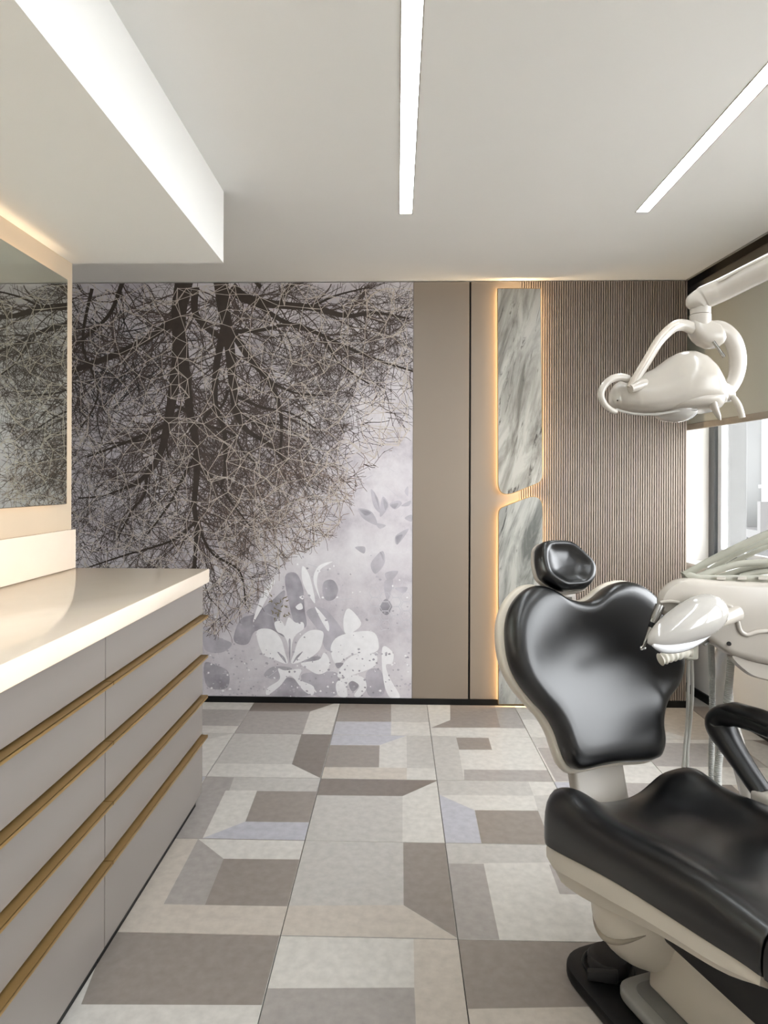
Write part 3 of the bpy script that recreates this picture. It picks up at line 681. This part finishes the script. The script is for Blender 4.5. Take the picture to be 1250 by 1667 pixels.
# drum shaped hinge housing
hc, hr_ = (-.015, .15, .235), (.205, .135, .16)
hh = add('hinge_housing', ell(K(*hc), (LAT * hr_[0], AX * hr_[1], UP * hr_[2]), 40, 26), m_cream, ch, smooth=60)
def onh(q, z, o=0):
    r = 1 - ((q - hc[1]) / hr_[1]) ** 2 - ((z - hc[2]) / hr_[2]) ** 2
    return K(hc[0] - hr_[0] * math.sqrt(max(.001, r)) - o, q, z)
cres = [onh(.17 + .075 * t, .215 - .03 * (1 - t * t) + .018 * t, .0) for t in [i / 8 - 1 for i in range(17)]]
add('crescent_groove', tube(cres, [.001 + .007 * (1 - abs(i / 8 - 1) ** 2) for i in range(17)], 8), mat('groove_shade_plastic', (160, 150, 134), .5), hh, smooth=60)
# lift arm, covers, base
add('lift_arm', bev(loft([[K(-.10, q, t), K(-.11, q, .066), K(.11, q, .066), K(.10, q, t)] for q, t in ((.19, .20), (.34, .212), (.55, .215), (.76, .19))]), .012, 3), m_cream, ch, smooth=40)
add('underseat_cover', bev(loft([[K(-.13, q, a), K(-.13, q, b), K(.13, q, b), K(.13, q, a)] for q, a, b in ((.26, .315, .225), (.46, .345, .222), (.78, .385, .222))]), .012, 2), m_dgrey, ch, smooth=40)
bp = roundpoly([(-.235, -.02), (.235, -.02), (.235, .95), (-.235, .95)], .1, 8)
KB = lambda p, q, h: K(p, q, h)
add('base_plate', bev(prism(bp, KB, .0, .034), .008, 2), m_black, ch, smooth=40)
tr = roundpoly([(-.175, .145), (.175, .145), (.175, .86), (-.175, .86)], .05, 8)
tr2 = roundpoly([(-.145, .175), (.145, .175), (.145, .83), (-.145, .83)], .035, 8)
bc = add('base_cover', bev(prism(tr, KB, .034, .062), .008, 3), m_greypl, ch, smooth=40)
add('inset_plate', bev(prism(tr2, KB, .062, .066), .003, 2), mat('inset_grey', (120, 119, 115), .45), bc, smooth=40)
ft = add('foot_control', join(tube([K(-.13, .07, .034), K(-.13, .07, .058), K(-.13, .07, .066), K(-.13, .07, .069)], [.052, .052, .047, .036], 40)), m_dgrey, ch, smooth=40)
add('control_ring', tube([K(-.13 + .062 * math.cos(a), .07 + .062 * math.sin(a), .037) for a in [i * 2 * math.pi / 40 for i in range(40)]], .004, 8, closed=True), m_black, ft, smooth=60)
add('lever', bev(hexa([K(-.215, .10, .036), K(-.15, .135, .036), K(-.205, .085, .036), K(-.14, .12, .036), K(-.215, .10, .06), K(-.15, .135, .066), K(-.205, .085, .06), K(-.14, .12, .066)]), .004, 2), m_dgrey, ft, smooth=40)

# backrest
RC = math.radians(17.5); BU = UP * math.cos(RC) - AX * math.sin(RC); BN = AX * math.cos(RC) + UP * math.sin(RC); B0 = K(0, -.125, .44)
def BF(p, w, h): return B0 + LAT * p + BU * w + BN * h
def btrace(pts, h):
    out = []
    for x, y in pts:
        P = onplane(x, y, B0 + BN * h, BN) - (B0 + BN * h); out.append(Vector((P.dot(LAT), P.dot(BU))))
    return out
def zb(*p): return [(780 + x / 2.66, 860 + y / 2.66) for x, y in p]
BO = btrace(zb((430, 1046), (385, 1020), (358, 960), (330, 880), (288, 808), (230, 745), (172, 670), (134, 590), (117, 500), (117, 410), (136, 340), (170, 290), (212, 258), (255, 250), (300, 266), (350, 298), (405, 316), (455, 316), (495, 296), (535, 262), (578, 240), (622, 232), (672, 242), (722, 272), (768, 322), (815, 400), (850, 480), (872, 560), (868, 630), (845, 685), (808, 735), (786, 795), (780, 860), (787, 930), (774, 982), (738, 1003), (680, 1010), (600, 1014), (520, 1028)), .022)
BO = [Vector((q.x, q.y)) for q in catmull([(p.x, p.y, 0) for p in BO], 4, True)]
BC = (sum(p.x for p in BO) / len(BO), sum(p.y for p in BO) / len(BO))
def bdish(p, s):
    # smooth hollow, only a function of position, fading out at the rolled edge
    x, w = (p[0] - BC[0]) * s, (p[1] - BC[1]) * s
    t = max(0, min(1, (.96 - s) / .3)); t = t * t * (3 - 2 * t)
    return -t * .005 * math.exp(-(x / .2) ** 2 - ((w + .02) / .24) ** 2)
add('back_cushion', pillow(BO, BC, BF, [(.93, .0), (.985, .002), (1.0, .012), (1.0, .03), (.985, .045), (.955, .056), (.91, .063), (.85, .066), (.77, .067), (.68, .067), (.56, .067), (.42, .067), (.28, .067), (.14, .067), (.02, .067)], bdish), m_leather, ch, smooth=70)
add('back_shell', pillow(BO, BC, BF, [(.9, .004), (1.02, .004), (1.04, -.004), (1.045, -.018), (1.03, -.032), (.96, -.045), (.8, -.055), (.5, -.06), (.05, -.062)]), m_cream, ch, smooth=70)
add('back_post', bev(loft([[BF(-.088, w, -.012 + o), BF(-.088, w, -.055 + o), BF(.088, w, -.055 + o), BF(.088, w, -.012 + o)] for w, o in ((.12, 0), (0, -.004), (-.10, -.006), (-.20, .0))]), .012, 3), m_wplas, ch, smooth=40)
add('back_hinge', tube([K(-.12, -.085, .30), K(-.105, -.085, .30), K(.105, -.085, .30), K(.12, -.085, .30)], [.035, .045, .045, .035], 28), m_cream, ch, smooth=40)
# headrest
def zh(*p): return [(860 + x / 8.93, 870 + y / 8.93) for x, y in p]
HN = (BN + UP * .15 - LAT * .05).normalized(); HUv = (BU - HN * BU.dot(HN)).normalized(); HL = HUv.cross(HN); HL = HL if HL.dot(LAT) > 0 else -HL
H0 = onplane(915, 924, B0 + BN * .03, BN)
HO = []
for x, y in zh((95, 290), (105, 215), (150, 150), (215, 125), (330, 118), (450, 122), (540, 140), (640, 205), (740, 295), (850, 400), (905, 480), (922, 545), (915, 640), (890, 710), (830, 780), (760, 815), (640, 828), (520, 832), (440, 822), (340, 775), (230, 700), (150, 620), (112, 500), (95, 400)):
    P = onplane(x, y, H0, HN) - H0; HO.append(Vector((P.dot(HL), P.dot(HUv))))
HO = [Vector((q.x, q.y)) for q in catmull([(p.x, p.y, 0) for p in HO], 4, True)]
HC = (sum(p.x for p in HO) / len(HO), sum(p.y for p in HO) / len(HO))
def HF(p, w, h): return H0 + HL * p + HUv * w + HN * h
add('headrest_cushion', pillow(HO, HC, HF, [(.9, -.012), (.98, -.01), (1, 0), (.99, .016), (.955, .032), (.9, .042), (.83, .0455), (.77, .0445), (.7, .039), (.58, .031), (.42, .025), (.25, .022), (.02, .021)]), m_leather, ch, smooth=70)
add('headrest_shell', pillow(HO, HC, HF, [(.9, -.008), (1.025, -.006), (1.045, -.012), (1.04, -.022), (.95, -.034), (.7, -.042), (.05, -.045)]), m_wplas, ch, smooth=70)
hp0 = onplane(928, 985, B0 - BN * .02, BN); hp1 = H0 - HN * .025
hpst = add('headrest_post', bev(loft([[hp0 + BU * w + LAT * x + BN * h for x, h in ((-.032, -.006), (-.032, -.02), (.032, -.02), (.032, -.006))] for w in (-.08, .02, .09)]), .004, 2), m_wplas, ch, smooth=40)
for i in range(7): add('vent_rib', tube([hp0 + BU * .026 + LAT * (-.014 + i * .0045) - BN * .004, hp0 + BU * .018 + LAT * (-.014 + i * .0045) - BN * .004], .0015, 8), m_greypl, hpst)
# armrest loop
AP = .295
arm = catmull([K(AP, .155, .455), K(AP, .10, .50), K(AP, .05, .545), K(AP, .018, .580), K(AP, .014, .605), K(AP, .045, .628), K(AP, .12, .636), K(AP, .22, .634), K(AP, .29, .618), K(AP, .30, .57), K(AP, .265, .50), K(AP, .215, .455)], 6)
am = add('armrest', tube(arm, [.025 + .014 * math.exp(-((i - 20) / 10) ** 2) for i in range(len(arm))], 18, flat=1.15), m_arm, ch, smooth=60)
add('pad', tube([K(AP, .03, .642), K(AP, .06, .652), K(AP, .14, .658), K(AP, .23, .655), K(AP, .28, .642)], [.014, .018, .019, .018, .012], 16, flat=1.7), m_leather, am, smooth=60)
add('armrest_mount', bev(loft([[K(AP + x, .185 + y, z) for x, y in ((-.035, -.045), (.03, -.045), (.03, .05), (-.035, .05))] for z in (.30, .40, .468)]), .012, 3), m_wplas, ch, smooth=40)
add('armrest_bracket', bev(hexa([K(.20, .15, .30), K(AP, .15, .30), K(.20, .22, .30), K(AP, .22, .30), K(.20, .15, .335), K(AP, .15, .335), K(.20, .22, .335), K(AP, .22, .335)]), .006, 2), m_cream, ch, smooth=40)

# ================================================================== DELIVERY UNIT
DU = 1.80
du = thing('delivery_unit', tuple(atd(1215, 1100, 1.95).xy) + (0,), 'white dental delivery unit with hose arms beside the chair back', 'dental unit')
vd = fw.copy()
def U(px, py, dd): return atd(px, py, DU + dd)
prof = catmull([(1070, 972, 0), (1078, 957, 0), (1096, 944, 0), (1122, 940, 0), (1160, 943, 0), (1250, 947, 0), (1400, 947, 0), (1560, 950, 0), (1590, 985, 0), (1580, 1050, 0), (1540, 1085, 0), (1400, 1092, 0), (1250, 1083, 0), (1212, 1075, 0), (1180, 1064, 0), (1142, 1037, 0), (1105, 1016, 0), (1077, 1000, 0), (1070, 986, 0)], 5, True)
pc = (1290, 1010)
R = []
for s, dd in ((.90, .0), (.955, -.004 + .008), (.985, .016), (1, .04), (1, .13), (.985, .17), (.94, .19)):
    R.append([U(pc[0] + (q.x - pc[0]) * s, pc[1] + (q.y - pc[1]) * (s if s == 1 else s - (1 - s) * .8), dd) for q in prof])
ub = add('body', loft(R), m_wplas, du, smooth=50)
trp = [(1183, 1066), (1225, 1078), (1300, 1090), (1420, 1095), (1420, 1120), (1300, 1116), (1240, 1106), (1210, 1094)]
trp = catmull([(x, y, 0) for x, y in trp], 4, True)
add('under_tray', loft([[U(1310 + (q.x - 1310) * s, 1092 + (q.y - 1092) * s, dd) for q in trp] for s, dd in ((.93, .014), (1, .03), (1, .22), (.9, .24))]), m_wplas, du, smooth=50)
add('moulded_ridge', tube(catmull([U(1176, 985, .006), U(1192, 990, .000), U(1200, 1010, -.001), U(1205, 1027, -.002), U(1216, 1033, -.002), U(1236, 1028, -.002), U(1270, 1028, -.002), U(1330, 1032, -.002)], 5), .006, 10), m_wplas, ub, smooth=60)
add('screw', cyl(U(1186.5, 1048, .014), U(1186.5, 1048, -.004), .006, 16), m_dgrey, ub, smooth=40)
add('lip', tube(catmull([U(1075, 981, .002), U(1090, 979, -.004), U(1105, 981, -.004)], 4), .005, 8), m_wplas, ub, smooth=60)
# hose cradle on top and whip hoses
cr_ = [(1112, 935), (1122, 931), (1140, 936), (1420, 936), (1420, 950), (1125, 948)]
add('hose_cradle', bev(loft([[U(x, y, dd) for x, y in cr_] for dd in (.03, .22)]), .004, 2), m_hose, du, smooth=40)
for i in range(5): add('cradle_notch', bev(hexa([U(1166 + i * 34 + a, 944 - b, c) for b in (0, 5) for c in (.018, .03) for a in (0, 15)]), .001, 1), m_wplas, du)
HS = [([(1112, 937, .10), (1160, 911, .10), (1205, 889, .09), (1250, 869, .08), (1330, 840, .06), (1450, 830, .04)], .0105),
      ([(1142, 938, .15), (1165, 922, .15), (1205, 898, .14), (1250, 880, .13), (1330, 850, .10), (1450, 840, .08)], .0085),
      ([(1136, 939, .05), (1165, 929, .05), (1205, 918, .045), (1250, 915, .04), (1330, 905, .03), (1450, 900, .02)], .0095),
      ([(1186, 920, .18), (1215, 905, .17), (1250, 890, .16), (1330, 866, .14), (1450, 850, .12)], .0075),
      ([(1168, 940, .07), (1195, 932, .07), (1225, 924, .065), (1250, 922, .06), (1330, 914, .05), (1450, 908, .04)], .0085),
      ([(1204, 939, .05), (1222, 934, .05), (1250, 930, .045), (1330, 925, .04), (1450, 920, .03)], .008)]
for pts, r in HS: add('whip_hose', tube(catmull([U(x, y, d) for x, y, d in pts], 6), r, 14), m_hose, du, smooth=60)
# glossy swing cap in front, its stalk
e0, e1 = U(1054, 1047, -.09), U(1178, 984, -.02); ce_ = (e0 + e1) / 2; lx = (e1 - e0); 
ldir = lx.normalized(); nrm = (C0 - ce_).normalized(); nrm = (nrm - ldir * nrm.dot(ldir)).normalized(); sd = ldir.cross(nrm)
R = []
for i in range(25):
    t = i / 24; x = -1 + 2 * t; h = max(.03, (1 - abs(x) ** 2.3) ** .5) * (.050 + .016 * x); 
    R.append([e0 + lx * t + nrm * (h * .9 * math.cos(a)) + sd * (h * math.sin(a)) for a in [k * 2 * math.pi / 28 for k in range(28)]])
gc = add('swing_cap', loft(R), m_gloss, du, smooth=70)
add('cap_lens', tube(catmull([e0 + lx * .04 - UP * .012 + nrm * .012, e0 + lx * .2 - UP * .037 + nrm * .016, e0 + lx * .5 - UP * .056 + nrm * .018, e0 + lx * .8 - UP * .058 + nrm * .014], 5), [.004 + .012 * math.sin(i / 15 * math.pi) for i in range(16)], 12), mat('clear_edge_plastic', (222, 222, 224), .06, coat=1), gc, smooth=60)
add('cap_stalk', tube(catmull([U(1160, 1012, -.04), U(1178, 1007, -.02), U(1195, 998, .012)], 4), [.019] * 5 + [.021, .022, .024, .026], 18), m_wplas, du, smooth=60)
# syringe grip and holder
add('holder_block', bev(hexa([U(1113 + a, 1074 - b, c) for b in (0, 42) for c in (.05, .09) for a in (0, 24)]), .006, 2), mat('pale_olive_plastic', (196, 193, 180), .4), du, smooth=40)
gp = catmull([U(1074, 1074, .03), U(1088, 1069, .035), U(1104, 1064, .045), U(1122, 1060, .06)], 10)
add('grip', tube(gp, [.0155 + .0022 * math.sin(i * 1.35) + (-.004 if i == 0 else 0) for i in range(len(gp))], 16), mat('ivory_plastic', (222, 217, 203), .3), du, smooth=60)
add('catch', tube([U(1146, 1050, .02), U(1153, 1045, .03)], .004, 10), m_greypl, du)
fx = U(1232, 1350, .28); inlet = Vector((fx.x - .05, fx.y + .02, .212))
for k, (dx, pts) in enumerate(((0, [(1121, 1074), (1120, 1130), (1118, 1180), (1114, 1225), (1111, 1300)]), (5, [(1121, 1074), (1122, 1130), (1118, 1185), (1114, 1230), (1116, 1300)]))):
    add('supply_tube', tube(catmull([U(x + dx, y, .12 if y < 1100 else .17 if y < 1150 else .23) for x, y in pts] + [U(1135, 1360, .24), inlet + UP * .0], 6), .0048, 10), m_tube, du, smooth=60)
def corr(path, r, pitch=.0052):
    P = catmull(path, 8); out = [P[0]]; acc = 0
    L = [0]
    for a, b in zip(P, P[1:]): L.append(L[-1] + (b - a).length)
    n = int(L[-1] / (pitch / 2)); pts = []; rr = []; j = 0
    for i in range(n + 1):
        s = L[-1] * i / n
        while j < len(L) - 2 and L[j + 1] < s: j += 1
        t = (s - L[j]) / max(1e-6, L[j + 1] - L[j]); pts.append(P[j].lerp(P[j + 1], t)); rr.append(r * (1.0 if i % 2 else .84))
    return tube(pts, rr, 14)
add('suction_hose', corr([U(1157, 1042, 0.17), U(1159, 1110, 0.22), U(1159, 1180, 0.22), U(1158, 1260, 0.22), U(1162, 1330, 0.23), inlet + Vector((0, .05, 0))], .0092), mat('grey_corrugated', (172, 172, 168), .45), du, smooth=30)
add('suction_hose', corr([U(1190, 1070, 0.18), U(1186, 1120, 0.18), U(1180, 1170, 0.18), U(1172, 1220, 0.18), U(1168, 1270, 0.18), U(1174, 1330, 0.21), inlet + Vector((.03, .08, 0))], .0115), mat('pale_corrugated', (188, 188, 183), .45), du, smooth=30)
col = catmull([U(1190, 1040, 0.16), U(1178, 1075, 0.26), U(1176, 1110, 0.32), U(1182, 1160, 0.32), U(1198, 1215, 0.31), U(1214, 1270, 0.30), U(1232, 1350, 0.28)], 6)
add('support_column', tube(col, .028, 20), m_gloss, du, smooth=60)
fx = col[-1]
add('floor_box', bev(box(fx.x - .10, fx.x + .32, fx.y - .12, fx.y + .18, 0, .22), .02, 3), m_wplas, du, smooth=40)
add('box_riser', cyl((fx.x, fx.y, .2), tuple(fx), .03, 20), m_gloss, du, smooth=40)

# handpiece resting in the unit's nose
hp = thing('dental_handpiece', tuple(U(1045, 1060, -.02)), 'steel dental handpiece with black collar hanging from the delivery unit', 'handpiece')
a, b = U(1074, 986, -.02), U(1046, 1055, -.05)
add('barrel', tube([a, a.lerp(b, .3), a.lerp(b, .42)], [.0125, .012, .009], 18), m_steel, hp, smooth=50)
add('collar', tube([a.lerp(b, .42), a.lerp(b, .47), a.lerp(b, .53)], [.0095, .0085, .0075], 18), m_black, hp, smooth=50)
add('shaft', tube([a.lerp(b, .53), a.lerp(b, .75), b], [.0075, .0055, .0035], 16), m_steel, hp, smooth=50)
add('head', tube([b + LAT * -.008, b + LAT * -.006, b + LAT * .006, b + LAT * .009], [.003, .0055, .0055, .003], 14), m_chrome, hp, smooth=40)

# ================================================================== OPERATING LIGHT
DL = 1.9
ol = thing('operating_light', tuple(atd(1140, 520, DL)), 'white dental operating light on a jointed arm above the chair', 'dental lamp')
def O(px, py, dd=0): return atd(px, py, DL + dd)
# arm from the upper right
arm_p = [O(1128, 504, 0), O(1133, 494, -.002), O(1145, 485, -.008), O(1160, 478, -.02), O(1180, 469, -.035), O(1250, 434, -.10), O(1420, 352, -.24)]
add('arm', tube(catmull(arm_p, 6), [.012, .017, .021, .024, .027, .029] + [.031] * 6 + [.033] * 6 + [.033] * 19, 22), m_wplas, ol, smooth=60)
add('arm_trim', tube(catmull([O(1168, 458, -.058), O(1200, 441, -.08), O(1250, 416, -.125)], 5), .004, 8), mat('trim_white', (200, 193, 182), .4), ol, smooth=60)
pe = arm_p[-1]
add('post', tube([pe + UP * .05, pe + UP * -.3, Vector((pe.x + .0, pe.y, .0))], .03, 20), m_wplas, ol, smooth=40)
add('post_foot', tube([Vector((pe.x, pe.y, 0)), Vector((pe.x, pe.y, .025)), Vector((pe.x, pe.y, .04))], [.15, .15, .1], 36), m_wplas, ol, smooth=40)
add('elbow', ell(pe, (Vector((.042, 0, 0)), Vector((0, .042, 0)), Vector((0, 0, .05)))), m_wplas, ol, smooth=60)
add('swivel_collar', join(tube([O(1140, 500), O(1140, 512)], .0275, 28), tube([O(1140, 513), O(1140, 534)], .0285, 28)), m_wplas, ol, smooth=40)
R = []
for y, x0, x1, d0 in ((524, 1124, 1158, .02), (532, 1122, 1170, .03), (543, 1124, 1175, .035), (552, 1130, 1177, .035), (560, 1138, 1174, .03), (566, 1150, 1166, .02)):
    xm, hw = (x0 + x1) / 2, (x1 - x0) / 2
    R.append([O(xm, y) + r0 * (hw * DL / F * math.copysign(abs(math.cos(a)) ** .5, math.cos(a))) + vd * (d0 * math.copysign(abs(math.sin(a)) ** .5, math.sin(a))) for a in [k * 2 * math.pi / 28 for k in range(28)]])
hb = add('hub', loft(R), m_wplas, ol, smooth=40)
add('pin', tube([O(1161, 556, -.034), O(1179, 581, -.045)], .0045, 12), m_steel, hb, smooth=40)
# yoke
yl = catmull([O(1128, 535, -.01), O(1110, 529, -.015), O(1094, 534, -.03), (O(1073, 555, -.045)), O(1055, 585, -.055), O(1040, 610, -.06), O(1026, 634, -.06)], 6)
add('yoke_arm', tube(yl, [.018 - .0075 * i / (len(yl) - 1) for i in range(len(yl))], 14, flat=.8), m_wplas, ol, smooth=60)
add('yoke_trim', tube([q + vd * -.011 - r0 * .008 + UP * .004 for q in yl[8:]], .0075, 10), mat('warm_grey_plastic', (176, 166, 152), .4), ol, smooth=60)
yr = catmull([O(1155, 533, .0), O(1175, 536, .01), O(1193, 554, .015), O(1201, 585, .02), O(1197, 615, .02), O(1185, 638, .015)], 6)
add('yoke_arm', tube(yr, [.012 + .006 * math.sin(i / (len(yr) - 1) * math.pi) for i in range(len(yr))], 14, flat=1.5, upv=tuple(r0)), m_wplas, ol, smooth=60)
# lamp head: rings along its length
HD = [(993, 645, 650, .008), (996, 634, 660, .03), (1003, 624, 666, .048), (1015, 617, 670, .062), (1030, 613, 673, .075), (1048, 608, 674.5, .086), (1066, 600, 674, .096), (1080, 590, 672, .104), (1093, 580, 670, .11), (1106, 574, 668, .113), (1120, 573.5, 667, .113), (1134, 579, 666, .110), (1146, 590, 665, .103), (1155, 606, 664, .094), (1162, 624, 662, .08), (1167, 640, 660, .06)]
R = []
for x, t, b, dp in HD:
    cyy = b - (b - t) * .42; ring = []
    for k in range(36):
        a = k * 2 * math.pi / 36; ca, sa = math.cos(a), math.sin(a)
        yy = cyy - (cyy - t) * max(0, sa) + (b - cyy) * max(0, -sa) if sa >= 0 else cyy + (b - cyy) * min(1, (-sa) ** .6)
        ring.append(O(x, yy) + vd * (dp * math.copysign(abs(ca) ** .8, ca)))
    R.append(ring)
lh = add('lamp_head', loft(R), m_wplas, ol, smooth=70)
add('rim', tube([O(x, b + .5, -dp * .55) for x, t, b, dp in HD[2:12]], .004, 10), m_gloss, lh, smooth=60)
add('reflector', ell(O(1098, 668), (r0 * .060, vd * .07, UP * .035)), m_gloss, ol, smooth=60)
R = []
for x, t, b, dp in ((1062, 660, 668, .05), (1080, 650, 671, .085), (1100, 645, 671, .10), (1120, 640, 670, .106), (1138, 636, 671, .104), (1152, 634, 672, .095), (1160, 636, 668, .07)):
    R.append([O(x, (t + b) / 2) + UP * ((b - t) / 2 * DL / F * math.sin(a)) + vd * (dp * math.copysign(abs(math.cos(a)) ** .6, math.cos(a))) for a in [k * 2 * math.pi / 28 for k in range(28)]])
add('side_cover', loft(R), m_wplas, ol, smooth=50)
R = []
for x0, x1, y, dp in ((1150, 1162, 640, .016), (1152, 1165, 652, .015), (1158, 1169, 666, .012), (1165, 1173, 677, .008), (1170, 1173.5, 684, .003)):
    R.append([O((x0 + x1) / 2, y, -.085) + r0 * ((x1 - x0) / 2 * DL / F * math.cos(a)) + vd * (dp * math.sin(a)) for a in [k * 2 * math.pi / 20 for k in range(20)]])
add('fin', loft(R), m_wplas, ol, smooth=60)
add('pivot_boss', tube([O(1163, 632, -.03), O(1180, 640, -.01), O(1188, 645, 0)], [.03, .027, .018], 20), m_wplas, ol, smooth=50)
add('pivot_boss', tube([O(1026, 633, -.075), O(1044, 626, -.06), O(1062, 624, -.05)], [.011, .017, .01], 18), m_wplas, ol, smooth=50)
hl = catmull([O(1022, 617, -.055), O(1010, 614, -.06), O(996, 617, -.066), O(984, 627, -.07), O(978, 641, -.072), O(982, 655, -.072), O(992, 666, -.07), O(1003, 671, -.066)], 5)
add('handle', tube(hl, [.0115 - .004 * i / (len(hl) - 1) for i in range(len(hl))], 14), m_wplas, ol, smooth=60)
hr = catmull([O(1183, 640, -.02), O(1194, 648, -.03), O(1203, 662, -.035), O(1208, 680, -.035)], 6)
add('handle', tube(hr, [.0085] * len(hr), 14), mat('stone_plastic', (196, 190, 178), .35), ol, smooth=60)
add('vent_hole', cyl(O(1005, 652, -.060), O(1005, 652, -.0655), .0022, 10), m_black, lh)

# ================================================================== OUTSIDE
add('ground', box(2.4, 40, -25, 40, -6.1, -6), m_ground, kind='structure')
add('column', bev(box(2.94, 3.10, 6.0, 6.3, -6, 6), .01, 1), m_conc, label='pale concrete column standing just outside the window', cat='column')
def building(x0, x1, y0, y1, h, lab, face):
    b = thing('building', ((x0 + x1) / 2, (y0 + y1) / 2, -6), lab, 'building')
    add('wall', box(x0, x1, y0, y1, -6, h), m_facade, b)
    z = -4.8
    while z < h - 1.5:
        if face == 'y':
            x = x0 + .5
            add('balcony_slab', box(x0, x1, y0 - .9, y0, z - .12, z), m_facg, b)
            pr = add('parapet', box(x0, x1, y0 - .9, y0 - .82, z, z + .42), m_facg, b)
            add('rail', box(x0, x1, y0 - .88, y0 - .85, z + .62, z + .66), m_wframe2, pr)
            while x < x1 - 1:
                w = add('window', box(x, x + .9, y0 - .04, y0, z + .1, z + 1.9), m_wframe2, b); add('pane', box(x + .08, x + .82, y0 - .05, y0 - .04, z + .2, z + 1.8), m_fglass, w); x += 2.1
        else:
            y = y0 + .8
            while y < y1 - 1.5:
                w = add('window', box(x0 - .04, x0, y, y + 1.0, z + .6, z + 1.9), m_wframe2, b); add('pane', box(x0 - .05, x0 - .04, y + .08, y + .92, z + .7, z + 1.8), m_fglass, w); y += 2.6
        z += 2.7
building(5.2, 13, 10.6, 18, 8, 'pale balcony building seen through the window', 'y')
